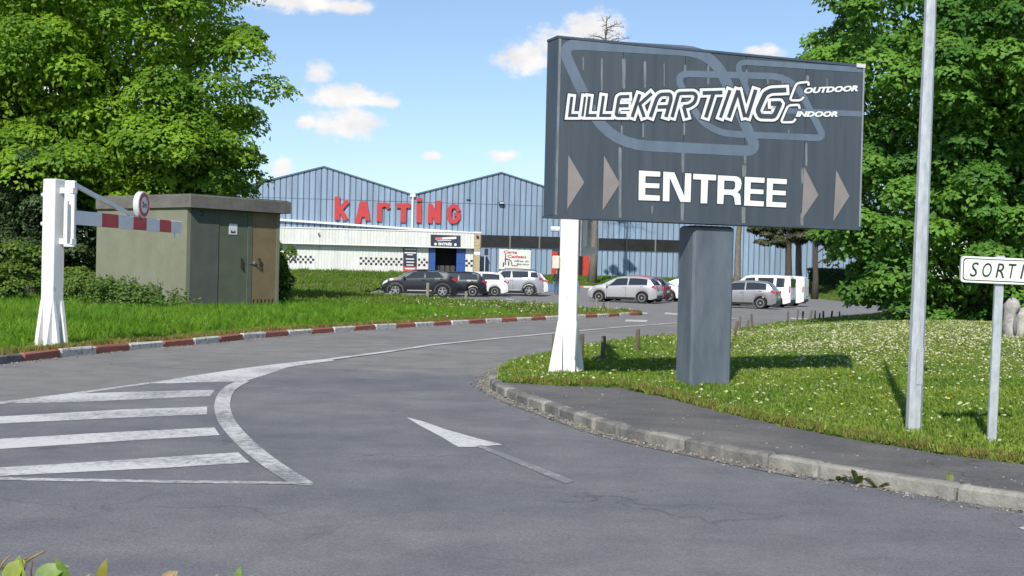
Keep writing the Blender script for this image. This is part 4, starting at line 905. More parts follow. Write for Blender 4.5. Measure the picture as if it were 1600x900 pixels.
dIa, dIb = onA(680, 410, WO)[0], onA(713, 410, WO)[0]
for a, b in ((U0, dA), (dB, uE)):
    mb = ribs(MB(), a, b, -.5, cz0 + .02, -WO, .30); mb.build('wall_cladding', M_WCLAD, annex, fix=False)
    mb = MB(); mb.box(((a + b) / 2, -WO + .09, cz0 / 2 - .2), (b - a, .10, cz0 + .5)); mb.build('wall', M_WTRIM, annex)
mb = MB(); mb.box(((dA + dB) / 2, -WO + 1.6, cz0 / 2 - .2), (dB - dA + .3, .1, cz0 + .6)); mb.build('doorway_back', M_DARKIN, annex)
mb = MB()
for s_ in (dA + .02, dB - .02): mb.box((s_, -WO + .85, cz0 / 2 - .2), (.04, 1.5, cz0 + .5))
mb.box(((dA + dB) / 2, -WO + .8, cz0 - .02), (dB - dA, 1.5, .05)); mb.build('doorway_sides', M_DARKIN, annex)
for a, b in ((dA + .05, dIa), (dIb, dB - .05)):
    mb = MB(); mb.box(((a + b) / 2, -WO - .02, cz0 / 2 - .25), (b - a, .06, cz0 + .4), ch=.01); dd_ = mb.build('entrance_door', M_BLUEDOOR, annex)
    mb = MB(); mb.box(((a + b) / 2, -WO - .055, cz0 * .42), (b - a - .1, .012, .05)); mb.build('door_rail', mat('blue_rail', (.02, .05, .18), .4), dd_)
mb = MB(); r_ = random.Random(4)
for k in range(4):
    uu = dIa + (k + .5) * (dIb - dIa) / 4
    mb.box((uu, -WO + 1.1, .45), (.5, .5, .9), ch=.08)
mb.build('counter', mat('dim_furniture', (.05, .045, .045), .6), annex)
# brick end pier
uP0, uP1 = onA(740.5, 400)[0], onA(750, 400)[0]
M_BRICK = mat('tan_brick', (.42, .33, .20), .9, var=.18, scale=3, bump=.3, bscale=20)
zc_ = -.4; k = 0
while zc_ < cz1 - .1:
    mb = MB(); hgt = .30; mb.box(((uP0 + uP1) / 2, -AO + .28, zc_ + hgt / 2), (uP1 - uP0 - (.02 if k % 2 else 0), .6, hgt - .015), ch=.008)
    mb.build('pier_block', M_BRICK if k != 8 else M_WTRIM, annex); zc_ += hgt; k += 1
mb = MB(); mb.box(((uP0 + uP1) / 2, -AO + .28, cz1 - .02), (uP1 - uP0 + .1, .66, .14)); mb.build('pier_cap', M_WTRIM, annex)
up_, zp_ = onA(746, 370); mb = MB(); mb.lathe([(.12, -.0), (.14, -.10), (.09, -.16)], 12, 'Y', (up_, -AO - .02, zp_)); mb.build('siren', M_DSTEEL, annex)
up_, zp_ = onA(497, 361); mb = MB(); mb.tube([(up_, -AO, zp_), (up_, -AO - .3, zp_ - .08)], .05, 8); mb.box((up_, -AO - .32, zp_ - .1), (.18, .26, .14), ch=.02); mb.build('camera_housing', M_WTRIM, annex)
# check squares painted on the wall: three rows
M_CHECK = mat('black_check', (.015, .015, .016), .6)
def checks(xa, xb, yc0, yc1, slope_):
    mb = MB(); n = int(round((xb - xa) / 3.95))
    for i in range(n + 1):
        for rrow in range(3):
            if (i + rrow) % 2: continue
            px = xa + i * 3.95; py = yc0 + rrow * (yc1 - yc0) / 2 + slope_ * (px - xa)
            u_, z_ = onA(px, py, WO); mb.box((u_, -WO - .004, z_), (.215, .01, .215))
    o = mb.build('check_squares', M_CHECK, annex); o['kind'] = 'stuff'
checks(438, 491, 400.5, 408.8, .022); checks(564, 628, 403.5, 412, .024); checks(655, 667, 405.5, 414, .024); checks(729, 737.5, 407.5, 415, .024)

# boards and letters fixed to the buildings
M_NAVY = mat('navy_board', (.022, .030, .055), .45, var=.2, scale=.8)
def plane_fn(out): return lambda px, py, d: (onF(px, py, out)[0], -(out + d), onF(px, py, out)[1])
def flat_sign(name, label, cat, quad, out, th, m):
    t = thing(name, label, cat, fo, FY); f = plane_fn(out); mb = MB(); mb.prism(quad, f, th, 0); mb.build('board', m, t, fix=True); return t, f
t, f = flat_sign('entrance_board', 'navy board reading ENTREE over the annex doorway', 'sign', [(673, 366.5), (719.5, 368), (719.5, 385.5), (673, 384)], AO + .02, .04, M_NAVY)
mb = MB(); stroke(mb, [(680, 373.2), (713, 371.6)], 3.4, f, .046); mb.build('logo_bar', mat('logo_white', (.7, .66, .66), .5), t)
mb = MB(); stroke(mb, [(680, 373.2), (691, 372.6)], 3.0, f, .050); mb.build('logo_red', mat('logo_red', (.60, .12, .10), .5), t)
mb = MB(); stroke(mb, [(683, 376.3), (705, 375.6)], 1.0, f, .046); mb.build('logo_line', MATS['logo_white'], t)
mb = MB(); text_on(mb, 'ENTRÉE', 0, 1, 0, 1, lambda x, y, d: f(685 + x * 21, 383.2 + x * .5 - y * 5.2, d), .048, offset=.05); mb.build('board_text', M_WTRIM, t, fix=False)
for px, py in ((680.5, 381.3), (711.5, 382.2)):
    mb = MB(); u_, z_ = onF(px, py, AO + .02); mb.lathe([(.13, -.05), (.13, -.056)], 14, 'Y', (u_, -AO - .02, z_)); mb.build('round_arrow', M_WTRIM, t)
t, f = flat_sign('information_board', 'tall navy information board with a red foot beside the annex doors', 'sign', [(630, 386.5), (651, 387), (651, 423.5), (630, 423)], WO + .05, .04, M_NAVY)
mb = MB(); mb.prism([(629.8, 416.5), (651, 417), (651, 423.4), (629.8, 422.9)], f, .048, .04); mb.build('red_foot', mat('board_red', (.60, .07, .06), .5), t)
for y, x0_, x1_, w_ in ((389.5, 632, 650, 2.8), (394.8, 632, 650, 2), (397.8, 636, 645, 1.6), (404.5, 634, 647, 1.8), (409.5, 635, 647, 1.8), (414, 635, 646, 1.6), (419.6, 633, 648, 2.0)):
    mb = MB(); stroke(mb, [(x0_, y), (x1_, y + .3)], w_, f, .052); mb.build('text_line', mat('print_white', (.62, .62, .64), .6), t)
t, f = flat_sign('gift_card_banner', 'white banner lettered Carte Cadeau hung on the blue wall', 'banner', [(780, 388.8), (829.5, 391), (829, 422), (779, 420.5)], .12, .03, mat('banner_cloth', (.62, .63, .60), .8, var=.06, scale=1.5, bump=.5, bscale=1.2))
M_BRED = mat('banner_red', (.42, .06, .06), .7); M_BBLK = mat('banner_black', (.03, .03, .03), .7)
def bt(body, x0_, x1_, yb, yt, m_, sh=0.0, off=.04):
    mb = MB(); text_on(mb, body, 0, 1, 0, 1, lambda x, y, d: f(x0_ + x * (x1_ - x0_), yb + x * .8 - y * (yb - yt), d), .036, offset=off, shear=sh); mb.build('banner_text', m_, t, fix=False)
bt('Carte', 787, 808, 396, 391, M_BRED); bt('Cadeau', 793, 822, 403, 398, M_BRED); bt('offrez du', 803, 826.5, 409.2, 406, M_BBLK, .3, .02); bt('karting', 808, 827, 415, 411, M_BBLK, .3, .02)
mb = MB(); stroke(mb, [(790, 396.5), (789.5, 414)], 1.6, f, .037); stroke(mb, [(786, 417), (787, 410)], 2.0, f, .0372); stroke(mb, [(790, 406), (796, 405.5), (799, 409), (800, 415)], 1.5, f, .0375); stroke(mb, [(795, 408), (794.6, 415)], 2.0, f, .0378); mb.build('drawing', M_BBLK, t, fix=False)
mb = MB(); stroke(mb, [(799, 415), (808, 415.3), (808.4, 411.5)], 1.6, f, .038); stroke(mb, [(788, 405), (793, 404)], 1.2, f, .0384); mb.build('drawing_red', M_BRED, t, fix=False)
# KARTING in cut-out red letters
kt = thing('karting_letters', 'red cut-out letters spelling KARTING on the blue gables', 'sign', fo, FY); fk_ = plane_fn(.06)
ZK = lambda p: (500 + p[0] / 6.667, 290 + p[1] / 6.667)
def letter(polys=(), strokes=()):
    mb = MB(); k = 0
    for P in polys: mb.prism([ZK(p) for p in P], fk_, .16 + .002 * k, 0); k += 1
    for P, w_ in strokes: stroke_solid(mb, [ZK(p) for p in P], w_ / 6.667, fk_, .16 + .003 * k, 0); k += 1
    mb.build('letter', M_RED, kt)
letter(strokes=[([(180, 115), (178, 357)], 56), ([(190, 268), (292, 158)], 46), ([(212, 250), (274, 357)], 50)])
letter(polys=[[(415, 163), (488, 163), (524, 362), (472, 366), (462, 325), (435, 325), (420, 392), (362, 392)]])
letter(strokes=[([(622, 178), (616, 372)], 54), ([(632, 208), (670, 196), (704, 206), (716, 240)], 44)])
letter(strokes=[([(797, 209), (942, 209)], 50), ([(870, 232), (868, 382)], 56)])
letter(strokes=[([(1032, 186), (1030, 384)], 54), ([(1033, 126), (1033, 168)], 52)])
letter(polys=[[(1128, 190), (1168, 190), (1206, 262), (1210, 156), (1260, 158), (1254, 392), (1205, 390), (1172, 322), (1170, 390), (1122, 390)]])
letter(strokes=[(round_poly([(1445, 268), (1420, 218), (1375, 214), (1345, 250), (1342, 330), (1368, 374), (1410, 372), (1442, 335), (1442, 300)], 12, False, 2), 44), ([(1398, 302), (1464, 302)], 40)])

# slim blue post with a small sign by the banner
pb = at(757, 430, 122); po = thing('parking_sign', 'slim pale post with a dark sign beside the brick pier', 'sign', (pb.x, pb.y, 1.0), FY)
mb = MB(); mb.tube([(0, 0, -.2), (0, 0, 2.7)], .04, 8); mb.build('post', M_PIPE, po); mb = MB(); mb.box((.12, -.06, 2.35), (.36, .03, .62), ch=.01); mb.build('plate', M_NAVY, po)

# ------------------------------------------------------------------ cars
M_TYRE = mat('tyre_rubber', (.018, .018, .018), .85)
M_RIM = mat('alloy_rim', (.42, .43, .44), .35, metal=.7)
M_RIMDK = mat('rim_shadow', (.03, .03, .03), .6)
M_HUBCAP = mat('hubcap', (.58, .59, .60), .4, metal=.3)
M_CARGLASS = mat('car_glass', (.020, .026, .030), .06, spec=.9)
M_CARBLACK = mat('car_black_plastic', (.022, .022, .024), .55)
M_LAMPW = mat('headlamp', (.62, .65, .68), .12, spec=.8)
M_LAMPR = mat('tail_lamp', (.42, .02, .02), .2, spec=.8)
M_PLATE = mat('number_plate', (.68, .68, .62), .5)
def paintm(name, col, metal=.0): return mat(name, col, .32, metal=metal, coat=.35)
def interp(T, x):
    xs = [p[0] for p in T]; ys = [p[1] for p in T]; return float(np.interp(x, xs, ys))
HATCH = dict(L=3.98, W=1.71, H=1.46, wr=.30, ax=(.318, -.30), top=[(-.5, .40), (-.497, .52), (-.485, .62), (-.455, .70), (-.40, .90), (-.36, .965), (-.20, 1.0), (-.02, .995), (.07, .965), (.16, .86), (.285, .675), (.36, .635), (.43, .58), (.475, .50), (.493, .40), (.5, .30)],
    belt=[(-.5, .665), (-.2, .645), (.2, .60), (.5, .58)], ws=(.075, .275), rw=(-.462, -.385), sw=[(-.37, -.10, -.365, -.11), (-.085, .20, -.085, .075)])
COUPE = dict(L=4.19, W=1.80, H=1.53, wr=.335, ax=(.315, -.305), top=[(-.5, .45), (-.497, .58), (-.485, .67), (-.46, .72), (-.36, .885), (-.25, .965), (-.10, 1.0), (.02, .99), (.09, .955), (.18, .85), (.295, .69), (.37, .655), (.44, .60), (.48, .52), (.495, .42), (.5, .32)],
    belt=[(-.5, .74), (-.3, .69), (.1, .645), (.5, .62)], ws=(.095, .285), rw=(-.455, -.30), sw=[(-.33, -.08, -.25, -.085), (-.06, .215, -.06, .09)])
SUV = dict(L=4.5, W=1.84, H=1.67, wr=.35, ax=(.315, -.30), top=[(-.5, .42), (-.497, .60), (-.488, .68), (-.465, .74), (-.43, .90), (-.40, .955), (-.25, .99), (0, 1.0), (.08, .975), (.16, .87), (.28, .70), (.36, .67), (.44, .61), (.48, .54), (.495, .43), (.5, .32)],
    belt=[(-.5, .70), (-.2, .665), (.2, .64), (.5, .61)], ws=(.085, .272), rw=(-.463, -.425), sw=[(-.42, -.31, -.40, -.32), (-.285, -.06, -.28, -.06), (-.04, .21, -.04, .085)])
VAN = dict(L=4.25, W=1.83, H=1.82, wr=.315, ax=(.335, -.305), top=[(-.5, .35), (-.498, .60), (-.493, .80), (-.485, .93), (-.46, .985), (-.3, 1.0), (.05, 1.0), (.13, .97), (.20, .87), (.315, .655), (.38, .615), (.45, .55), (.485, .46), (.497, .38), (.5, .28)],
    belt=[(-.5, .60), (.0, .575), (.2, .57), (.5, .54)], ws=(.135, .305), rw=(-.499, -.487), sw=[(.0, .225, .0, .13)])
MPV = dict(VAN, L=4.04, H=1.80, sw=[(-.44, -.30, -.43, -.30), (-.26, -.04, -.26, -.04), (.0, .225, .0, .13)])
def car(label, spec, px, Y, yaw_deg, pm, group=None, cladding=False, rails=False, hub=False, rear_dark=False, cargo=False, name='parked_car', cat='car', roofm=None):
    sp_ = spec; L_, W_, H_ = sp_['L'], sp_['W'], sp_['H']; g = at(px, 460, Y); z = float(baseH(g.x, g.y))
    t = thing(name, label, cat, (g.x, g.y, z + .004), R(yaw_deg), group)
    wr = sp_['wr']; axs = [a * L_ for a in sp_['ax']]; ar = wr + .065
    def ztop(x): return interp(sp_['top'], x / L_) * H_
    def zbelt(x): return interp(sp_['belt'], x / L_) * H_
    def half(x):
        a = abs(x) / (L_ / 2); return W_ / 2 * (1 - .17 * max(0, (a - .72) / .28) ** 2.2)
    def zsill(x):
        z_ = .20 + (.10 * max(0, abs(x) / (L_ / 2) - .86) / .14)
        for a in axs:
            d = abs(x - a)
            if d < ar: z_ = max(z_, wr + math.sqrt(ar * ar - d * d) * .98)
        return z_
    def section(x):
        zt = ztop(x); zb = min(zbelt(x), zt - .055); zs = min(zsill(x), zb - .04); w = half(x); gh = zt - zb
        y4 = .955 * w - .30 * gh; z4 = zb + .86 * gh
        return [(w * .94, zs), (w * .995, zs + .30 * (zb - zs)), (w, zs + .55 * (zb - zs)), (w * .985, zs + .80 * (zb - zs)), (w * .955, zb), (y4, z4), (y4 * .90, zt - .02 * min(1, gh * 3)), (y4 * .5, zt + .004), (0, zt + .012)]
    def B(x, q):
        s_ = section(x); i = min(int(q), 7); f = q - i; a, b = s_[i], s_[i + 1]; return (a[0] + (b[0] - a[0]) * f, a[1] + (b[1] - a[1]) * f)
    xs = sorted(set([round(x, 4) for x in np.linspace(-L_ / 2, L_ / 2, 64)] + [round(p[0] * L_, 4) for p in sp_['top']] + [round(a + s_ * ar * k, 4) for a in axs for s_ in (-1, 1) for k in (1.0, .99, .93, .8)]))
    mb = MB(); ns = 17
    for x in xs:
        s_ = section(x); row = [(x, y, z_) for y, z_ in s_] + [(x, -y, z_) for y, z_ in reversed(s_[:-1])]; mb.v += row
    for i in range(len(xs) - 1):
        for k in range(ns - 1): mb.f.append([i * ns + k, i * ns + k + 1, (i + 1) * ns + k + 1, (i + 1) * ns + k]); mb.m.append(0)
    mb.f += [list(range(ns)), list(range((len(xs) - 1) * ns, len(xs) * ns))]; mb.m += [0, 0]
    mb.build('body', pm, t, smooth='auto')
    mb = MB(); mb.box((0, 0, .33), (L_ * .93, W_ * .80, .30)); mb.build('underbody', M_CARBLACK, t)
    def patch(name_, q0, q1, xb0, xb1, xt0, xt1, m_, off=.010, both=True, nx=6, nq=3, par=None):
        for s_ in ((1, -1) if both else (1,)):
            mb = MB()
            for j in range(nq + 1):
                q = q0 + (q1 - q0) * j / nq; f = j / nq
                for i in range(nx + 1):
                    x = (xb0 + (xt0 - xb0) * f) + ((xb1 + (xt1 - xb1) * f) - (xb0 + (xt0 - xb0) * f)) * i / nx
                    y, z_ = B(x, q); mb.v.append((x, s_ * (y + off), z_ + off * .3))
            for j in range(nq):
                for i in range(nx): a = j * (nx + 1) + i; mb.f.append([a, a + 1, a + nx + 2, a + nx + 1]); mb.m.append(0)
            mb.build(name_, m_, par or t, smooth=True)
    for a, b, c_, d in sp_['sw']: patch('side_window', 4.10, 4.93, a * L_, b * L_, c_ * L_, d * L_, M_CARGLASS)
    def across(name_, x0, x1, m_, ofx, inset=.94, q_lo=5.0):
        mb = MB(); n = 8
        for j in range(4):
            x = x0 + (x1 - x0) * j / 3; y5, z5 = B(x, q_lo + .02)
            for i in range(n + 1):
                u_ = -1 + 2 * i / n; q = 8 - abs(u_) * (8 - q_lo) ; y, z_ = B(x, q); mb.v.append((x + ofx, math.copysign(y, u_) * inset, z_ + .010))
        for j in range(3):
            for i in range(n): a = j * (n + 1) + i; mb.f.append([a, a + 1, a + n + 2, a + n + 1]); mb.m.append(0)
        return mb.build(name_, m_, t, smooth=True)
    across('windscreen', sp_['ws'][0] * L_ + .03, sp_['ws'][1] * L_ - .02, M_CARGLASS, .006)
    if not cargo and sp_ is not MPV: across('rear_window', sp_['rw'][0] * L_ + .01, sp_['rw'][1] * L_ - .01, M_CARGLASS, -.008)
    else:
        for s_ in (-1, 1):
            mb = MB(); mb.box((-.497 * L_ - .008, s_ * W_ * .205, H_ * .765), (.02, W_ * .33, H_ * .27), ch=.008); mb.build('rear_window' if not cargo else 'rear_panel', M_CARGLASS if not cargo else pm, t)
        mb = MB(); mb.box((-.498 * L_ - .004, 0, H_ * .55), (.012, .015, H_ * .75)); mb.build('door_gap', M_CARBLACK, t)
    # lamps
    patch('headlamp', 3.1, 4.3, .425 * L_, .487 * L_, .41 * L_, .47 * L_, M_LAMPW, .012, nx=4, nq=2)
    if cargo or sp_ is MPV: patch('tail_lamp', 2.6, 4.3, -.497 * L_, -.478 * L_, -.495 * L_, -.478 * L_, M_LAMPR, .014, nx=2, nq=2)
    else: patch('tail_lamp', 3.3, 4.15, -.495 * L_, -.43 * L_, -.483 * L_, -.44 * L_, M_LAMPR, .014, nx=4, nq=2)
    for sx in (1, -1):
        xx = sx * (L_ / 2); yw = half(xx) * .8
        mb = MB(); mb.box((xx + .004 * sx, 0, .36), (.035, 2 * yw, .16), ch=.012); mb.build('bumper_insert', M_CARBLACK, t)
        mb = MB(); mb.box((xx + .026 * sx, 0, .40 if sx > 0 else (.62 if not cargo else .70)), (.012, .50, .11)); mb.build('number_plate', M_PLATE, t)
    mb = MB(); mb.box((L_ / 2 - .015, 0, H_ * .40), (.03, W_ * .45, .10), ch=.01); mb.build('grille', M_CARBLACK, t)
    for s_ in (1, -1):
        if not (cargo or sp_ is MPV):
            mb = MB(); yy = half(-L_ / 2 + .03) * .72; mb.box((-L_ / 2 + .005, s_ * yy, H_ * .60), (.05, .22, .15), ch=.02); mb.build('tail_lamp', M_LAMPR, t)
        mb = MB(); y_, z_ = B(.20 * L_, 4.1); mb.box((.20 * L_, s_ * (y_ + .10), z_ + .06), (.10, .20, .13), ch=.03); mb.build('mirror', pm if not cladding else M_CARBLACK, t)
        for xh in (-.05, -.29):
            if cargo and xh < -.1: continue
            y_, z_ = B(xh * L_, 3.5); mb = MB(); mb.box((xh * L_, s_ * (y_ + .015), z_), (.19, .03, .035), ch=.008); mb.build('door_handle', pm, t)
    patch('sill_trim', .0, .5, axs[1] + ar + .03, axs[0] - ar - .03, axs[1] + ar + .03, axs[0] - ar - .03, M_CARBLACK, .012, nx=4, nq=1)
    for xd in (.205, -.07):                                    # door shut lines
        patch('door_gap', .4, 4.0, xd * L_ - .006, xd * L_ + .006, xd * L_ - .006, xd * L_ + .006, M_CARBLACK, .004, nx=1, nq=6)
    if cladding:
        for a in axs:
            for s_ in (1, -1):
                mb = MB(); n = 18
                for k in range(n + 1):
                    an = math.pi * (-.06 + 1.12 * k / n); 
                    for rr in (ar - .01, ar + .075):
                        x = a + rr * math.cos(an); z_ = max(.19, wr + rr * math.sin(an)); mb.v.append((x, s_ * (half(x) * 1.0 + .014), z_))
                for k in range(n): mb.f.append([2 * k, 2 * k + 1, 2 * k + 3, 2 * k + 2]); mb.m.append(0)
                mb.build('arch_trim', mat('grey_cladding', (.045, .045, .048), .7), t, smooth=True)
        patch('silver_strip', .52, .72, axs[1] + ar + .2, axs[0] - ar - .25, axs[1] + ar + .2, axs[0] - ar - .25, mat('silver_strip', (.5, .5, .5), .4), .02, nx=4, nq=1)
    if rails:
        for s_ in (1, -1):
            mb = MB(); mb.tube([(x, s_ * (B(x, 5.6)[0]), ztop(x) + dz) for x, dz in ((-.40 * L_, .0), (-.36 * L_, .05), (-.1 * L_, .055), (.03 * L_, .05), (.07 * L_, .0))], .022, 6); mb.build('roof_rail', M_CARBLACK, t, smooth=True)
    if roofm:
        across('roof_panel', -.36 * L_, .06 * L_, roofm, 0, 1.0)
    # wheels
    for a in axs:
        for s_ in (1, -1):
            w_ = thing('wheel', None, None, (a, s_ * (W_ / 2 - .105), wr), 0); w_.parent = t
            mb = MB(); mb.lathe([(wr * .66, -.10), (wr * .93, -.105), (wr, -.07), (wr, .07), (wr * .93, .105), (wr * .66, .10)], 28, 'Y'); mb.build('tyre', M_TYRE, w_, smooth='auto')
            mb = MB(); mb.lathe([(wr * .67, -.08), (wr * .67, .085)], 28, 'Y'); mb.build('rim_barrel', M_RIMDK if not hub else M_HUBCAP, w_)
            mb = MB(); n = 5 if not hub else 9
            for k in range(n):
                an = 2 * math.pi * k / n + .3; c_, s2 = math.cos(an), math.sin(an)
                M = Matrix(((c_, 0, -s2), (0, 1, 0), (s2, 0, c_)))
                if not hub: mb.box(M @ Vector((wr * .36, s_ * .093, 0)), (wr * .56, .022, wr * .20), M=M, ch=.005)
                else: mb.box(M @ Vector((wr * .45, s_ * .090, 0)), (wr * .3, .012, wr * .09), M=M)
            mb.lathe([(wr * .15, s_ * .08), (wr * .15, s_ * .108)], 12, 'Y'); mb.lathe([(wr * .67, s_ * .085), (wr * .67, s_ * .104), (wr * .60, s_ * .104), (wr * .60, s_ * .085)], 28, 'Y'); mb.build('rim', M_RIM if not hub else mat('hub_grey', (.40, .41, .42), .4, metal=.4), w_)
    return t
P_BLACK = paintm('black_car_paint', (.010, .011, .016)); P_NAVY = paintm('dark_navy_paint', (.007, .008, .012)); P_WHITE = paintm('white_car_paint', (.74, .75, .74))
P_SILVER = paintm('silver_car_paint', (.36, .37, .40), .35); P_LSILVER = paintm('pale_silver_paint', (.42, .42, .44), .3); P_GREY = paintm('grey_car_paint', (.27, .265, .275), .35); P_RED = paintm('red_car_paint', (.50, .04, .03)); P_DRED = paintm('dark_red_paint', (.12, .015, .03)); P_BLUEG = paintm('blue_grey_paint', (.16, .22, .30), .3)
ROW1, ROW2 = 'cars parked in a row by the annex', 'cars parked beyond the entrance lane'
car('black crossover with grey wheel arches, nearest of the left row of cars', COUPE, 655, 71.5, 184, P_BLACK, ROW1, cladding=True)
car('small dark hatchback with white hubcaps behind the black crossover', HATCH, 707, 75, 180, P_NAVY, ROW1, hub=True)
car('white hatchback between the dark hatchback and the silver SUV', dict(HATCH, L=4.05, H=1.47), 742, 78, 180, P_WHITE, ROW1, hub=True)
car('silver SUV with black roof rails in front of the banner', SUV, 793, 81, 180, P_SILVER, ROW1, cladding=True, rails=True)
car('white car mostly hidden behind the silver SUV', dict(HATCH, L=4.3, H=1.55), 805, 84.5, 180, P_WHITE, ROW1)
car('pale silver hatchback with red tail lamps left of the dark pillar', HATCH, 977, 71, 158, P_LSILVER, ROW2, hub=True)
car('dark red car peeping out behind the pale silver hatchback', HATCH, 992, 75, 158, P_DRED, ROW2)
car('white saloon facing right behind the pale silver hatchback', dict(COUPE, H=1.44, L=4.3), 1018, 79.5, -22, P_WHITE, ROW2)
car('red car whose roof shows above the pale silver hatchback', dict(HATCH, H=1.5), 985, 90, 170, P_RED, ROW2)
car('blue grey car half hidden by the dark pillar', dict(HATCH, L=4.2), 1066, 92, 170, P_BLUEG, ROW2)
car('grey hatchback with silver wheels right of the dark pillar', HATCH, 1158, 68, 158, P_GREY, ROW2, hub=True)
car('white people carrier with rear side windows beside the grey hatchback', MPV, 1184, 73, 156, P_WHITE, ROW2, name='parked_van', cat='van')
car('plain white panel van at the right end of the row', VAN, 1205, 78, 156, P_WHITE, ROW2, cargo=True, name='parked_van', cat='van')

# ------------------------------------------------------------------ bollards
M_WOOD = mat('weathered_wood', (.165, .138, .100), .9, col2=(.085, .068, .050), scale=9, stretch=(4, 4, .6), bump=.7, bscale=30)
M_WOODP = mat('pale_wood', (.30, .275, .215), .9, col2=(.20, .18, .14), scale=9, stretch=(4, 4, .6), bump=.7, bscale=30)
def bollard(px, pyb, pyt, label, group, lean=0.0, wpx=None, zf=None, m=None, z0=.1):
    g = G(px, pyb, z0); z = float(zf(g.x, g.y)) if zf else z0; g = G(px, pyb, z); h = (pyb - pyt) / F * g.y; r_ = (wpx or 7) / 2 / F * g.y
    mb = MB(); sd_ = random.Random(int(px * 7)); rr = [r_ * 1.04, r_, r_ * .97, r_ * .95, r_ * .82]
    mb.tube([(0, 0, -.1), (sd_.uniform(-.006, .006), 0, h * .4), (0, 0, h * .8), (0, 0, h - .02), (0, 0, h)], rr, 9)
    mb.v = [(a + sd_.uniform(-.004, .004), b + sd_.uniform(-.004, .004), c_) for a, b, c_ in mb.v]
    o = mb.build('wooden_bollard', m or M_WOOD, smooth='auto'); o.location = (g.x, g.y, z); o.rotation_euler = (sd_.uniform(-.03, .03), lean, sd_.uniform(0, 6)); o.rotation_mode = 'ZYX'
    return tag(o, label, 'bollard', group)
gA, gB, gC, gD = 'wooden bollards between the lane and the sign lawn', 'leaning bollards along the back of the lawn', 'bollards on the island by the car park', 'low posts across the left lawn'
zr = lambda x, y: lawnR_z(np.array([x]), np.array([y]))[0] if True else 0
zl = lambda x, y: lawnL_z(np.array([x]), np.array([y]))[0]
for px, yb, yt, w_, lean, lb in [(864.5, 556, 522, 6, 0, 'thin bollard peeping out left of the second barrier post'), (908, 566, 522, 8, 0, 'bollard touching the right of the second barrier post'), (942, 561, 525, 8, .0, 'first free-standing bollard right of the second barrier post'), (995, 552, 514, 7, .02, 'bollard midway between barrier post and dark pillar'),
        (1147, 531, 501, 5, .17, 'bollard tilting against the right edge of the dark pillar'), (1156, 521, 494, 2.5, 0, 'slim stick just right of the dark pillar'), (1166.5, 521, 500, 4, .12, 'bollard leaning right in the group behind the pillar'), (1176, 516, 490, 3.5, -.10, 'bollard leaning left in the group behind the pillar')]:
    bollard(px, yb, yt, lb, gA, lean, w_, zr)
nm = ['first', 'second', 'third', 'fourth', 'fifth', 'sixth', 'seventh', 'eighth', 'ninth', 'tenth']
for i, (px, yb, yt, lean, w_) in enumerate([(1230.5, 508, 486, .03, 2.6), (1245, 507, 483.5, .06, 2.6), (1253.5, 506, 486, .05, 3), (1265.6, 506, 485, .10, 3), (1273, 505, 485, .02, 3), (1280, 504, 489, .03, 2.6), (1286.5, 503.5, 486, -.03, 3), (1297.5, 504, 485, .13, 2.8), (1311.5, 501, 486.5, .0, 2.6), (1319.5, 501, 496, 0, 1.8)]):
    bollard(px, yb, yt, nm[i] + ' bollard from the left in the leaning row behind the lawn', gB, lean, w_, zr)
for px, yb, yt, w_, m_, lb in [(610, 466, 455, 5, M_WOODP, 'short pale bollard under the nose of the black crossover'), (668, 468, 442, 5, M_WOODP, 'tall pale bollard before the middle of the black crossover'), (728, 471, 455, 4.2, M_WOODP, 'grey bollard in front of the small dark hatchback'), (835, 480.5, 468, 3, M_WOOD, 'dark bollard on the island left of the second barrier post'), (906, 485, 479, 3, M_WOOD, 'stump of a bollard right of the second barrier post'), (932, 485, 466, 4, M_WOODP, 'left bollard of three before the pale silver hatchback'), (943, 486, 472, 3.6, M_WOOD, 'middle bollard of three before the pale silver hatchback'), (950.5, 486.5, 471, 4, M_WOODP, 'right bollard of three before the pale silver hatchback')]:
    bollard(px, yb, yt, lb, gC, 0.0, w_, zl, m_)
for i, (px, yb, yt) in enumerate([(456, 455, 443), (476, 455, 443.5), (492, 454, 443), (514, 454, 446.5), (536, 454, 443), (562, 455, 443.5)]):
    bollard(px, yb, yt, nm[i] + ' low dark post from the left between hut and black crossover', gD, 0.0, 3.4, zl)

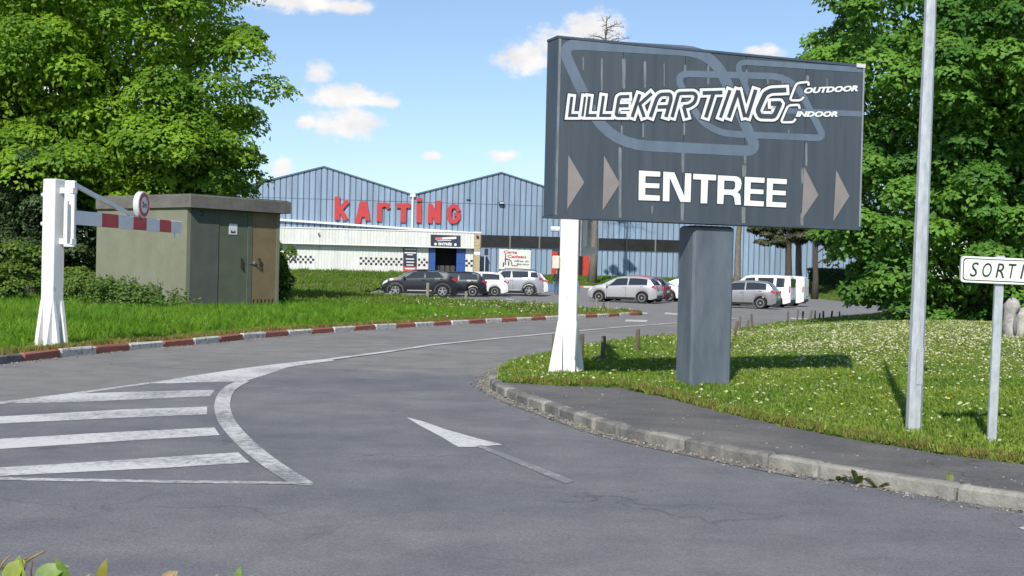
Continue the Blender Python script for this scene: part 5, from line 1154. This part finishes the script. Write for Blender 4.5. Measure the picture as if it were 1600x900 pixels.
# ------------------------------------------------------------------ person beside the barrier post
def person(px, Y, label, heading, H=1.76):
    g = at(px, 458, Y); z = float(baseH(g.x, g.y)); t = thing('person', label, 'person', (g.x, g.y, z + .012), heading)
    J = {}
    vs, es, rs = [], [], []
    def v(p, r_): vs.append(p); rs.append(r_); return len(vs) - 1
    pel = v((0, 0, .93), (.15, .11)); abd = v((0, .005, 1.08), (.145, .105)); ch = v((0, .0, 1.27), (.165, .115)); shc = v((0, -.01, 1.40), (.13, .09)); nk = v((0, 0, 1.49), (.052, .055)); hd0 = v((0, .01, 1.565), (.070, .082)); hd = v((0, .012, 1.65), (.078, .092)); hd1 = v((0, .0, 1.72), (.060, .072))
    es += [(pel, abd), (abd, ch), (ch, shc), (shc, nk), (nk, hd0), (hd0, hd), (hd, hd1)]
    for s_ in (-1, 1):
        hip = v((.085 * s_, 0, .86), (.088, .092)); kn = v((.10 * s_, .02 + .02 * s_, .48), (.058, .062)); an = v((.11 * s_, -.01 + .03 * s_, .09), (.042, .045)); toe = v((.125 * s_, .13 + .03 * s_, .035), (.042, .034))
        sh = v((.185 * s_, -.01, 1.385), (.062, .062)); elb = v((.235 * s_, -.035, 1.12), (.046, .046)); wr_ = v((.235 * s_, .06, .90), (.034, .034)); pm_ = v((.225 * s_, .085, .82), (.040, .022))
        es += [(pel, hip), (hip, kn), (kn, an), (an, toe), (shc, sh), (sh, elb), (elb, wr_), (wr_, pm_)]
        for k in range(4):
            f0 = v((.225 * s_ - .012 * s_, .062 + .016 * k, .765 + .006 * abs(k - 1.5)), (.009, .009)); f1 = v((.215 * s_ - .014 * s_, .065 + .016 * k, .72 + .008 * abs(k - 1.5)), (.0085, .0085)); es += [(pm_, f0), (f0, f1)]
        th = v((.205 * s_, .125, .80), (.010, .010)); es += [(wr_, th)]
    me = bpy.data.meshes.new('body'); me.from_pydata(vs, es, []); o = bpy.data.objects.new('body', me); C.objects.link(o)
    md = o.modifiers.new('skin', 'SKIN'); md.use_smooth_shade = True
    for q, r_ in zip(me.skin_vertices[0].data, rs): q.radius = r_
    me.skin_vertices[0].data[0].use_root = True
    sb = o.modifiers.new('sub', 'SUBSURF'); sb.levels = 2; sb.render_levels = 2
    dg = bpy.context.evaluated_depsgraph_get(); nm_ = bpy.data.meshes.new_from_object(o.evaluated_get(dg)); bpy.data.objects.remove(o)
    for q in (mat('skin', (.42, .25, .19), .6), mat('navy_jacket', (.018, .024, .042), .8, var=.2, scale=9), mat('blue_jeans', (.055, .085, .15), .85, var=.25, scale=12), mat('dark_shoe', (.02, .02, .02), .6)): nm_.materials.append(q)
    for f in nm_.polygons:
        c_ = f.center; f.use_smooth = True; arm = abs(c_.x) > .165 and c_.z > .6
        f.material_index = 0 if c_.z > 1.475 or (arm and c_.z < .90) else 1 if (c_.z > .90 or arm) else 3 if c_.z < .085 else 2
    bo = bpy.data.objects.new('body', nm_); C.objects.link(bo); bo.parent = t; s_ = H / 1.79; bo.scale = (s_, s_, s_)
    hair = MB(); hair.tube([(0, -.02, 1.60), (0, -.025, 1.67), (0, -.012, 1.735), (0, 0, 1.785), (0, .0, 1.80)], [.080, .098, .094, .055, .01], 14); ho = hair.build('hair', mat('grey_brown_hair', (.10, .07, .05), .8), t, smooth=True); ho.scale = (s_, s_, s_)
    fc = MB()
    for q in (-1, 1): fc.box((.032 * q, .098, 1.655), (.022, .012, .010))
    fc.box((0, .108, 1.63), (.022, .03, .04), ch=.006); fc.box((0, .094, 1.585), (.045, .012, .010)); fo_ = fc.build('face', mat('face_dark', (.20, .10, .08), .6), t); fo_.scale = (s_, s_, s_)
    return t
person(869, 88, 'person in a dark jacket and blue jeans standing by the red doors', R(200))

# ------------------------------------------------------------------ vegetation
def leaves_mesh(name, P, Nn, size, m, parent, aspect=.62, fold=.25, tint=None, seed=1, stretch=1.0):
    r_ = np.random.default_rng(seed); n = len(P); Nn = Nn / (np.linalg.norm(Nn, axis=1, keepdims=True) + 1e-9)
    t = r_.normal(size=(n, 3)); t[:, 2] -= .35; t -= Nn * np.sum(t * Nn, 1, keepdims=True); t /= (np.linalg.norm(t, axis=1, keepdims=True) + 1e-9); b = np.cross(Nn, t)
    s = (size * r_.uniform(.7, 1.25, n))[:, None]
    v0 = P - t * s * .5 * stretch; v2 = P + t * s * .55 * stretch; dn = Nn * s * fold
    v1 = P - t * s * .05 + b * s * aspect * .5 - dn; v3 = P - t * s * .05 - b * s * aspect * .5 - dn
    V = np.stack([v0, v1, v2, v3], 1).reshape(-1, 3); base = np.arange(n) * 4
    Ft = np.stack([base, base + 1, base + 2, base, base + 2, base + 3], 1).reshape(-1)
    me = bpy.data.meshes.new(name); me.vertices.add(len(V)); me.vertices.foreach_set('co', V.astype(np.float32).ravel())
    nf = 2 * n; me.loops.add(nf * 3); me.loops.foreach_set('vertex_index', Ft.astype(np.int32)); me.polygons.add(nf)
    me.polygons.foreach_set('loop_start', np.arange(0, nf * 3, 3, dtype=np.int32)); me.update(calc_edges=True)
    a = me.attributes.new('tint', 'FLOAT', 'POINT'); tt = r_.random(n) if tint is None else np.clip(tint + r_.normal(0, .18, n), 0, 1); a.data.foreach_set('value', np.repeat(tt, 4).astype(np.float32))
    me.materials.append(m); me.validate(); o = bpy.data.objects.new(name, me); C.objects.link(o)
    if parent: o.parent = parent
    o['kind'] = 'stuff'; return o
def clump_points(cen, rad, per, r_, upbias=.45, shell=.78, droop=.25, crown_c=None):
    """leaves laid over the top of each flattened clump; normals lean up and outwards"""
    n = len(cen); k = np.repeat(np.arange(n), per); d = r_.normal(size=(len(k), 3)); d[:, 2] = np.where(r_.random(len(k)) < .72, np.abs(d[:, 2]), d[:, 2]); d /= np.linalg.norm(d, axis=1, keepdims=True)
    q = shell + (1 - shell) * r_.random(len(k)) ** .6; lump = 1 + .22 * np.sin(7 * d[:, 0] + k) * np.sin(6 * d[:, 1] + 2 * k)
    p = d * (q * lump)[:, None] * rad[k]; p[:, 2] -= droop * rad[k][:, 2] * (p[:, 0] ** 2 + p[:, 1] ** 2) / (rad[k][:, 0] ** 2)
    nn = d * (1 - upbias) + np.array([0, -.12, upbias]) + r_.normal(0, .2, (len(k), 3))
    return cen[k] + p, nn, k
def limb(mb, a, b, r0_, r1_, r_, n=5, sag=.12, sides=7):
    a = np.array(a, float); b = np.array(b, float); L_ = np.linalg.norm(b - a); pts = []; rad = []
    for i in range(n + 1):
        t = i / n; p = a + (b - a) * t; p = p + np.array([r_.normal(0, .03) * L_, r_.normal(0, .03) * L_, sag * L_ * math.sin(math.pi * t) * .5]) * (0 < i < n); pts.append(tuple(p)); rad.append(r0_ + (r1_ - r0_) * t)
    mb.tube(pts, rad, sides); return pts
M_BARK = mat('bark', (.085, .068, .052), .95, col2=(.045, .036, .030), scale=5, stretch=(3, 3, .6), bump=.9, bscale=14)
M_BARKG = mat('grey_bark', (.21, .185, .15), .95, col2=(.10, .088, .072), scale=4, stretch=(3, 3, .7), bump=.9, bscale=10)
def broadleaf(name, label, base, ells, nclump, crange, rzf, per, size, m, seed, trunk_r=.35, inner=9000, hull=None, group=None):
    r_ = np.random.default_rng(seed); t = thing(name, label, 'tree', base, 0, group); cen = []; rad = []
    tot = sum(e[1][0] * e[1][1] + e[1][0] * e[1][2] for e in ells)
    for c_, rr, in ells:
        n = int(nclump * (rr[0] * rr[1] + rr[0] * rr[2]) / tot)
        d = r_.normal(size=(n, 3)); d /= np.linalg.norm(d, axis=1, keepdims=True); q = .62 + .38 * r_.random(n) ** .4
        p = np.array(c_) + d * q[:, None] * np.array(rr); cen.append(p)
        s = r_.uniform(*crange, n) * (.75 + .5 * (1 - q)); rad.append(np.stack([s, s * r_.uniform(.8, 1.15, n), s * rzf * r_.uniform(.8, 1.3, n)], 1))
    cen = np.concatenate(cen); rad = np.concatenate(rad); ok = cen[:, 2] > .15; cen, rad = cen[ok], rad[ok]
    P, Nn, k = clump_points(cen, rad, per, r_); ct = r_.random(len(cen)); ok = P[:, 2] > .05
    leaves_mesh('crown', P[ok], Nn[ok], size, m, t, tint=ct[k][ok] * .75 + .1, seed=seed)
    if inner:
        w = np.array([e[1][0] * e[1][1] * e[1][2] for e in ells]); w = w / w.sum(); pi = []
        for (c_, rr), f in zip(ells, w):
            n = int(inner * f); d = r_.normal(size=(n, 3)); d /= np.linalg.norm(d, axis=1, keepdims=True); pi.append(np.array(c_) + d * (r_.random(n) ** .4 * .82)[:, None] * np.array(rr))
        pi = np.concatenate(pi); pi = pi[pi[:, 2] > .1]; leaves_mesh('inner_crown', pi, r_.normal(size=pi.shape), size * 1.3, m, t, seed=seed + 1)
    mb = MB(); top = max(e[0][2] + e[1][2] * .55 for e in ells); c0 = ells[0][0]
    sp_ = [(0, 0, -.3), (.05, 0, .6), (c0[0] * .3, c0[1] * .3, top * .35), (c0[0] * .8, c0[1] * .8, top * .65), (c0[0], c0[1], top)]; mb.tube(sp_, [trunk_r * 1.35, trunk_r, trunk_r * .8, trunk_r * .5, .05], 10); mb.build('trunk', M_BARK, t, smooth=True)
    mb = MB(); order = r_.permutation(len(cen))[:46]
    for i in order:
        f = np.clip((cen[i][2] / top) * .75 - .08, .12, .9); a = np.array([np.interp(f, [0, .07, .35, .65, 1], [q[j] for q in sp_]) for j in range(3)])
        limb(mb, a, cen[i], trunk_r * .30 * (1.1 - f), .025, r_, sides=5)
    mb.build('limbs', M_BARK, t, smooth=True); return t
LEAF_L = leaf_mat('spring_leaf', (.100, .215, .018), (.265, .425, .034), .46, .5)
LEAF_R = leaf_mat('lime_leaf', (.065, .175, .028), (.175, .345, .048), .42, .7)
LEAF_DK = leaf_mat('evergreen_leaf', (.022, .050, .016), (.055, .095, .028), .15, .8)
LEAF_SH = leaf_mat('shrub_leaf', (.055, .120, .014), (.150, .230, .028), .3, 1.2)
LEAF_HG = leaf_mat('hedge_leaf', (.020, .050, .014), (.050, .095, .022), .15, 1.0)
NEEDLE = leaf_mat('pine_needle', (.022, .034, .014), (.075, .082, .034), .1, .35)
NETTLE = leaf_mat('nettle_leaf', (.055, .125, .020), (.150, .240, .045), .30, 2.0)
lb_ = at(150, 430, 46); zb0 = .1
broadleaf('chestnut_tree', 'huge bright green leafy tree behind the electrical hut', (lb_.x, lb_.y, zb0), [((0, 0, 8.2), (6.0, 5.4, 6.6)), ((-4.5, .5, 8.5), (4.6, 4.6, 5.6)), ((1.2, -1.6, 4.9), (4.6, 3.6, 1.7)), ((-3.6, -1, 4.8), (4.0, 3.5, 2.0)), ((2.6, -.6, 4.9), (3.3, 2.8, 1.7))], 370, (.85, 1.6), .52, 420, .185, LEAF_L, 11, .42, 26000)
rb_ = at(1530, 440, 33)
broadleaf('hornbeam_tree', 'dense leafy tree with foliage to the ground right of the sign', (rb_.x, rb_.y, .3), [((0, 0, 7.4), (4.5, 4.4, 4.6)), ((-.45, -.2, 3.0), (3.7, 3.4, 3.1)), ((4.6, .5, 6.0), (4.4, 4.0, 5.8))], 540, (.55, 1.0), .55, 330, .160, LEAF_R, 12, .38, 30000)
cb = at(48, 430, 42); broadleaf('evergreen_tree', 'dark evergreen tree at the left edge behind the barrier post', (cb.x, cb.y, .1), [((-.3, .4, 2.7), (1.6, 1.5, 2.7)), ((-1.9, .6, 2.3), (1.4, 1.4, 2.3)), ((1.2, .8, 1.6), (1.2, 1.2, 1.6))], 95, (.45, .8), .6, 260, .12, LEAF_DK, 13, .2, 7000)
for i, (px, Y, r_, h, lb) in enumerate([(18, 38.5, .95, 1.7, 'light green shrub at the left edge beyond the tall grass'), (112, 41, .8, 1.2, 'small green bush between barrier post and hut'), (433, 41.5, .32, 2.5, 'thin leafy shrub peeping out behind the right of the hut')]):
    q = at(px, 440, Y); rr = np.random.default_rng(30 + i); t = thing('shrub', lb, 'shrub', (q.x, q.y, .15), 0)
    n = 26; cen = rr.normal(0, .45, (n, 3)) * np.array([r_, r_ * .8, h * .4]) + np.array([0, 0, h * .55]); cen[:, 2] = np.clip(cen[:, 2], .1, h); rad = np.tile([[.38 * r_ + .1, .36 * r_ + .1, .26]], (n, 1))
    P, Nn, k = clump_points(cen, rad, 150, rr); leaves_mesh('foliage', P, Nn, .13, LEAF_SH, t, seed=40 + i)
    mb = MB()
    for j in range(7): limb(mb, (0, 0, -.1), cen[j], .03, .01, rr, sides=5)
    mb.build('stems', M_BARK, t, smooth=True)
# nettles against the hut wall
nb = at(205, 470, 34.6); t = thing('nettle_patch', 'clump of nettles and weeds against the khaki hut wall', 'weeds', (nb.x, nb.y, .12), R(-30)); rr = np.random.default_rng(50)
n = 120; x = rr.uniform(-1.9, 1.6, n); y = rr.uniform(-.7, .9, n); hgt = np.clip(1.0 - .32 * np.maximum(0, x - .1) - .1 * rr.random(n), .25, 1.1) * rr.uniform(.75, 1.05, n); P = []; Nn = []; mb = MB()
for i in range(n):
    lx, ly = rr.normal(0, .10, 2); mb.tube([(x[i], y[i], -.1), (x[i] + lx * .4, y[i] + ly * .4, hgt[i] * .6), (x[i] + lx, y[i] + ly, hgt[i])], [.007, .006, .003], 4)
    m_ = int(34 * hgt[i] + 6)
    f = rr.random(m_) ** .7; a = rr.uniform(0, 6.28, m_); o_ = .05 + .08 * rr.random(m_)
    P.append(np.stack([x[i] + lx * f + o_ * np.cos(a), y[i] + ly * f + o_ * np.sin(a), hgt[i] * f + .02], 1)); Nn.append(np.stack([np.cos(a) * .5, np.sin(a) * .5, np.ones(m_)], 1) + rr.normal(0, .25, (m_, 3)))
leaves_mesh('foliage', np.concatenate(P), np.concatenate(Nn), .105, NETTLE, t, seed=51); mb.build('stems', mat('weed_stem', (.06, .09, .03), .8), t)
mb = MB()
for i in range(26):
    j = rr.integers(n); mb.tube([(x[j], y[j], hgt[j]), (x[j] + rr.normal(0, .03), y[j], hgt[j] + .14)], [.016, .004], 5)
mb.build('seed_heads', mat('seed_head', (.16, .12, .07), .9), t)
# pines before the hall
def pine(px, pyb, Y, label, H, rt_, clumps, lean=0.0, m=M_BARKG, seed=60, sparse_top=False):
    g = at(px, pyb, Y); z = float(bank_z2(np.array([g.x]), np.array([g.y]))[0]); t = thing('pine_tree', label, 'tree', (g.x, g.y, z - .05), 0, 'pines in front of the hall'); rr = np.random.default_rng(seed)
    mb = MB(); nn_ = 9; mb.tube([(lean * H * (i / nn_) + .05 * math.sin(i * 1.7), 0, H * i / nn_ - .2 * (i == 0)) for i in range(nn_ + 1)], [rt_ * (1.25 if i == 0 else 1 - .9 * (i / nn_) ** 1.1) for i in range(nn_ + 1)], 10)
    mb.build('trunk', m, t, smooth=True); mb = MB()
    cen = np.array([[lean * c_[2] + c_[0], c_[1], c_[2]] for c_ in clumps]); rad = np.array([[c_[3], c_[3] * .8, c_[3] * c_[4]] for c_ in clumps])
    for c_ in cen: limb(mb, (lean * max(1, c_[2] - .5), 0, max(1, c_[2] - .6)), c_, .07, .02, rr, sides=5)
    if sparse_top:
        for i in range(30):
            z0 = H * rr.uniform(.80, .985); a = rr.uniform(0, 6.28); L_ = (H - z0) * .5 + rr.uniform(.1, 1.2); e = (lean * z0 + L_ * math.cos(a), L_ * math.sin(a), z0 + rr.uniform(.0, .45) * L_)
            pts = limb(mb, (lean * z0, 0, z0), e, .035, .014, rr, sides=4)
            for q in pts[2:]:
                for s_ in range(2): limb(mb, q, (q[0] + rr.normal(0, .25), q[1] + rr.normal(0, .25), q[2] + rr.uniform(0, .35)), 0.015, .008, rr, n=2, sides=3)
    mb.build('branches', M_BARK, t, smooth=True)
    sub = np.repeat(np.arange(len(cen)), 7); off = rr.normal(0, .5, (len(sub), 3)) * rad[sub] * np.array([1.25, 1.25, .9]); cen = cen[sub] + off; rad = rad[sub] * rr.uniform(.35, .8, (len(sub), 1)) * np.array([1.1, 1.1, 1.1])
    P, Nn, k = clump_points(cen, rad, 260, rr, upbias=.3, shell=.2, droop=.1); leaves_mesh('needles', P, Nn, .32, NEEDLE, t, aspect=.30, seed=seed + 1, stretch=1.1)
pc_ = [(-.9, -.3, 3.7, .9, .4), (-1.9, .0, 4.2, .9, .4), (.3, -.5, 3.9, .9, .4), (-2.6, .2, 4.6, .8, .4), (1.3, -.3, 4.2, 1.0, .4), (-.4, .2, 4.8, 1.3, .4), (2.2, 0, 4.9, 1.0, .4), (.8, 0, 6.2, .9, .4), (2.0, .4, 7.2, 1.0, .4), (-1, -.4, 8.2, 1.1, .4), (1.2, 0, 9.2, 1.0, .45), (-.6, 0, 10.4, .9, .5), (.2, 0, 11.4, .7, .5)]
pine(925, 433, 113, 'tall grey pine trunk behind the second barrier post with bare top', 23.6, .36, [(1.2, 0, 13, .5, .5), (-.9, .3, 14.2, .5, .5), (.6, -.3, 15.5, .45, .5), (.9, 0, 20.6, .22, .5), (-.7, .2, 19.6, .2, .5)], lean=.030, seed=60, sparse_top=True)
pine(1150, 432, 104, 'leaning grey pine trunk just right of the dark pillar', 14.0, .30, [(0.8, 0, 8.6, .8, .4), (-.9, .3, 9.6, .8, .4), (.6, -.3, 10.8, .8, .5), (.2, 0, 12.2, .8, .5)], lean=.035, seed=64)
pine(1231, 440, 100, 'dark pine trunk behind the vans, first of three', 12.5, .30, pc_, seed=68, m=M_BARK)
pine(1247, 440, 102, 'pine trunk behind the panel van, middle of three', 12.0, .30, [(c_[0] * .8 + .8, c_[1] + .5, c_[2] + .8, c_[3] * .8, c_[4]) for c_ in pc_[3:]], seed=72, m=M_BARKG)
pine(1273, 455, 97, 'dark pine right of the vans with hanging branch', 12.2, .24, [(1.0, 0, 3.9, .55, .7), (1.4, 0, 3.1, .45, .8), (1.9, .2, 4.4, .6, .6), (.5, -.2, 4.9, .9, .45), (-.5, -.2, 4.6, .7, .45), (1.2, 0, 5.4, .9, .5), (-.6, 0, 6.2, .8, .45), (1.8, .2, 6.8, .9, .45), (-.4, 0, 8.2, 1.0, .4), (.6, 0, 9.6, .9, .5), (.1, 0, 11.2, .8, .5)], seed=76, m=M_BARK)
# hedge beyond the vans
hb = at(1325, 445, 101); t = thing('clipped_hedge', 'dark clipped hedge beyond the white vans', 'hedge', (hb.x, hb.y, float(bank_z2(np.array([hb.x]), np.array([hb.y]))[0])), .05); rr = np.random.default_rng(80)
n = 9000; P = np.stack([rr.uniform(-3.2, 4.5, n), rr.uniform(-.6, .6, n), rr.uniform(0, 1.25, n)], 1); w = rr.integers(0, 3, n); P[:, 1] = np.where(w == 0, -.6 + rr.normal(0, .05, n), P[:, 1]); P[:, 2] = np.where(w == 1, 1.25 + rr.normal(0, .07, n), P[:, 2])
leaves_mesh('foliage', P, np.stack([rr.normal(0, .4, n), -.5 + 0 * P[:, 0], .6 + 0 * P[:, 0]], 1), .13, LEAF_HG, t, seed=81)
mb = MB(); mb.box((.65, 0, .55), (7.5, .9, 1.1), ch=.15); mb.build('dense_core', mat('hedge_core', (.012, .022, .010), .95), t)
# far trees on the horizon so the ground does not end bare
for i, (px, Y, h, r_, lb) in enumerate([(-60, 150, 13, 7, 'distant tree left of the hall at the frame edge'), (1420, 165, 14, 9, 'distant tree behind the right end of the hall'), (1640, 120, 12, 8, 'distant tree beyond the right-hand lawn')]):
    q = at(px, 430, Y); broadleaf('distant_tree', lb, (q.x, q.y, 1.0), [((0, 0, h * .58), (r_, r_, h * .45))], 60, (1.2, 2.2), .6, 160, .5, LEAF_SH, 90 + i, .4, 2500)
# weeds along the right-hand kerb
def rosette(px, py, label, nl, L_, seed, upr=.5):
    g = G(px, py, .0); t = thing('kerb_weed', label, 'weed', (g.x, g.y, .005), 0); rr = random.Random(seed); mlf = mat('weed_leaf_%d' % seed, (.10 + .05 * rr.random(), .15, .03), .6, trans=.25, var=.3, scale=8)
    for k in range(nl):
        a = rr.uniform(0, 6.28); l_ = L_ * rr.uniform(.6, 1.1); e = rr.uniform(.3, 1.2) * upr; mb = MB(); w_ = l_ * .16; c_, s_ = math.cos(a), math.sin(a)
        pts = [(0, 0, 0), (.35, .5, .55), (.7, .9, .8), (1, 1, .7)]
        row = []
        for f, hz, _ in pts:
            rd = l_ * f * math.cos(e); z = l_ * hz * math.sin(e); ww = w_ * (math.sin(math.pi * min(.98, f * .85 + .12))); row.append([(rd * c_ - ww * s_, rd * s_ + ww * c_, z), (rd * c_, rd * s_, z - ww * .35), (rd * c_ + ww * s_, rd * s_ - ww * c_, z)])
        for i in range(3):
            for j in range(2): mb.add([row[i][j], row[i][j + 1], row[i + 1][j + 1], row[i + 1][j]], [(0, 1, 2, 3)])
        mb.build('leaf', mlf, t, smooth=True)
rosette(1486, 775, 'broad leaved weed at the kerb foot furthest right', 9, .17, 1, .9)
rosette(1372, 763, 'green weed at the kerb foot left of the broad leaved weed', 8, .13, 2, .5)
rosette(1340, 757, 'tallest weed sprouting from the kerb joint', 9, .15, 3, 1.1)
rosette(1308, 752, 'low weed in the gutter under the lamp post', 8, .12, 4, .4)
rosette(1240, 737, 'tiny green weed in the gutter left of the others', 7, .07, 5, .5)
rosette(1105, 712, 'tiny weed tuft at the kerb foot under the big sign', 6, .06, 6, .5)

# dry straw along the lawn edges, grit and dead leaves along the kerb foot
def along(P, n, spread, lo=0.0, hi=1.0):
    P = np.array([(p[0], p[1]) for p in P]); seg = np.linalg.norm(np.diff(P, axis=0), axis=1); cs = np.concatenate([[0], np.cumsum(seg)]); t = rng.uniform(lo, hi, n) * cs[-1]
    x = np.interp(t, cs, P[:, 0]); y = np.interp(t, cs, P[:, 1]); i = np.clip(np.searchsorted(cs, t) - 1, 0, len(seg) - 1); d = np.diff(P, axis=0)[i] / seg[i][:, None]; o = np.abs(rng.normal(0, spread, n))
    return x - d[:, 1] * o, y + d[:, 0] * o
DRY = src_object(tuft(10, .07, .07, .011, 8, .7), 'dry_tuft', mat('dry_grass_leaf', (.26, .22, .075), .8, col2=(.16, .17, .04), scale=2.5, coords='World', trans=.25, rand=.3, spec=.1))
x, y = along([(p.x, p.y) for p in inner], 5200, .16); scatter('dry_grass', np.stack([x, y, lawnL_z(x, y)], 1), sc3(len(x), .7, 1.4), DRY, 'straw coloured grass along the painted kerb', 'grass')
x, y = along([(p.x, p.y) for p in PE], 1500, .09); scatter('dry_grass', np.stack([x, y, lawnR_z(x, y)], 1), sc3(len(x), .45, .85), DRY, 'straw coloured grass along the pavement edge', 'grass')
mb = MB(); rj = random.Random(9); mb.box((0, 0, .004), (.016, .012, .009)); mb.v = [(q[0] * rj.uniform(.7, 1.2), q[1] * rj.uniform(.7, 1.2), q[2]) for q in mb.v]
GRIT = src_object(mb, 'grit', mat('grit_stone', (.24, .22, .19), .9, rand=.5)); mb = MB(); mb.add([(-.02, 0, .004), (0, .011, .012), (.024, 0, .003), (0, -.011, .010)], [(0, 1, 2), (0, 2, 3)])
DLEAF = src_object(mb, 'dead_leaf', mat('dead_leaf', (.19, .13, .065), .85, rand=.5)); kr_ = [(p[0], p[1]) for p in reversed(KR2)]
x, y = along(kr_, 1500, .09); scatter('kerb_grit', np.stack([x, y, 0 * x + .009], 1), sc3(len(x), .4, 1.3), GRIT, 'grit lying along the foot of the concrete kerb', 'grit', tilt=.1)
x, y = along(kr_, 170, .10); scatter('dead_leaves', np.stack([x, y, 0 * x + .010], 1), sc3(len(x), .6, 1.4), DLEAF, 'dead leaves blown along the concrete kerb', 'leaves', tilt=.25)
p = rand_in(PAVE, 9, (0, 9), (7, 18), zf=lambda x, y: 0 * x + .101); scatter('pavement_grit', p, sc3(len(p), .3, 1.0), GRIT, 'loose grit scattered on the pavement', 'grit', tilt=.1)
x, y = along([(q[0], q[1]) for q in reversed(KLt)], 1400, .12); scatter('kerb_grit', np.stack([x, y, 0 * x + .005], 1), sc3(len(x), .5, 1.6), GRIT, 'grit along the foot of the painted kerb', 'grit', tilt=.1)

# garden hedge in front of the camera: only its top leaves reach the picture
hd_ = thing('garden_hedge', 'garden hedge whose yellow green top leaves edge the bottom left', 'hedge', (-.75, 1.95, 0), 0)
rr = np.random.default_rng(100); n = 2600
P = np.stack([rr.uniform(-1.3, .75, n), rr.uniform(-.22, .25, n), rr.uniform(.1, .93, n)], 1)
LEAF_G = leaf_mat('garden_leaf', (.16, .24, .03), (.36, .40, .06), .35, 9)
leaves_mesh('foliage', P, rr.normal(0, .5, P.shape) + np.array([0, -.4, .8]), .055, LEAF_G, hd_, aspect=.6, seed=101)
mb = MB()
for k in range(16):
    x0 = -1.25 + k * .125; mb.tube([(x0, 0, -.02), (x0 + .02, .02, .5), (x0 - .01, 0, .95)], [.009, .007, .004], 6)
mb.build('stems', M_BARK, hd_, smooth=True)
def hedge_leaf(px, py, L_, w, ang, tilt, m_, Y=1.95):
    p = at(px, py, Y) - Vector((-.75, 1.95, 0)); mb = MB(); n = 7
    for i in range(n):
        f = i / (n - 1); ww = w * .5 * math.sin(math.pi * min(1, f ** .8 * .97 + .02)); x = L_ * f; cz = -.18 * L_ * f * f
        mb.v += [(x, ww, cz + ww * .3), (x, 0, cz), (x, -ww, cz + ww * .3)]
    for i in range(n - 1):
        for j in range(2): mb.f.append([i * 3 + j, i * 3 + j + 1, i * 3 + j + 4, i * 3 + j + 3]); mb.m.append(0)
    o = mb.build('leaf', m_, hd_, smooth=True); o.location = p; o.rotation_euler = (tilt, -ang, 0); return o
MLa = mat('leaf_lime', (.25, .30, .05), .5, trans=.3, var=.25, scale=40); MLb = mat('leaf_green', (.16, .25, .05), .5, trans=.3, var=.3, scale=40); MLc = mat('leaf_olive', (.20, .18, .02), .5, trans=.3, var=.3, scale=40); MLd = mat('leaf_dry', (.30, .21, .09), .6, trans=.2, var=.3, scale=40)
M_TWIG = mat('twig', (.10, .065, .045), .8)
for px, py, L_, w, ang, tilt, m_ in [(8, 912, .045, .036, 1.0, 1.1, MLa), (30, 925, .055, .036, 1.7, 1.2, MLa), (52, 905, .055, .030, .45, 1.0, MLb), (112, 908, .045, .026, 2.3, 1.1, MLb), (156, 918, .044, .020, 1.45, 1.3, MLc), (250, 905, .028, .012, .5, 1.2, MLd), (262, 912, .024, .014, 1.0, 1.2, MLd), (371, 912, .026, .014, 1.5, 1.2, MLb), (382, 915, .02, .012, 1.0, 1.2, MLb), (132, 908, .014, .008, 1.0, 1.0, MLd), (335, 908, .012, .008, 1.2, 1.0, MLd)]:
    hedge_leaf(px, py, L_, w, ang, tilt, m_)
def twig(pts, r_=.0016, m_=M_TWIG):
    mb = MB(); o = Vector((-.75, 1.95, 0)); mb.tube([at(px, py, 1.95) - o for px, py in pts], [r_, r_ * .9, r_ * .8, r_ * .6][:len(pts)], 6); mb.build('twig', m_, hd_, smooth=True)
twig([(35, 925), (36, 895), (42, 877)]); twig([(53, 925), (48, 893), (51, 878)]); twig([(42, 877), (52, 870), (70, 861)], .0022, MLd); twig([(38, 874), (42, 871)], .002, MLd); twig([(0, 890), (4, 880), (10, 873), (18, 866)], .0016, MLd); twig([(2, 878), (-4, 872)], .0016, MLd)
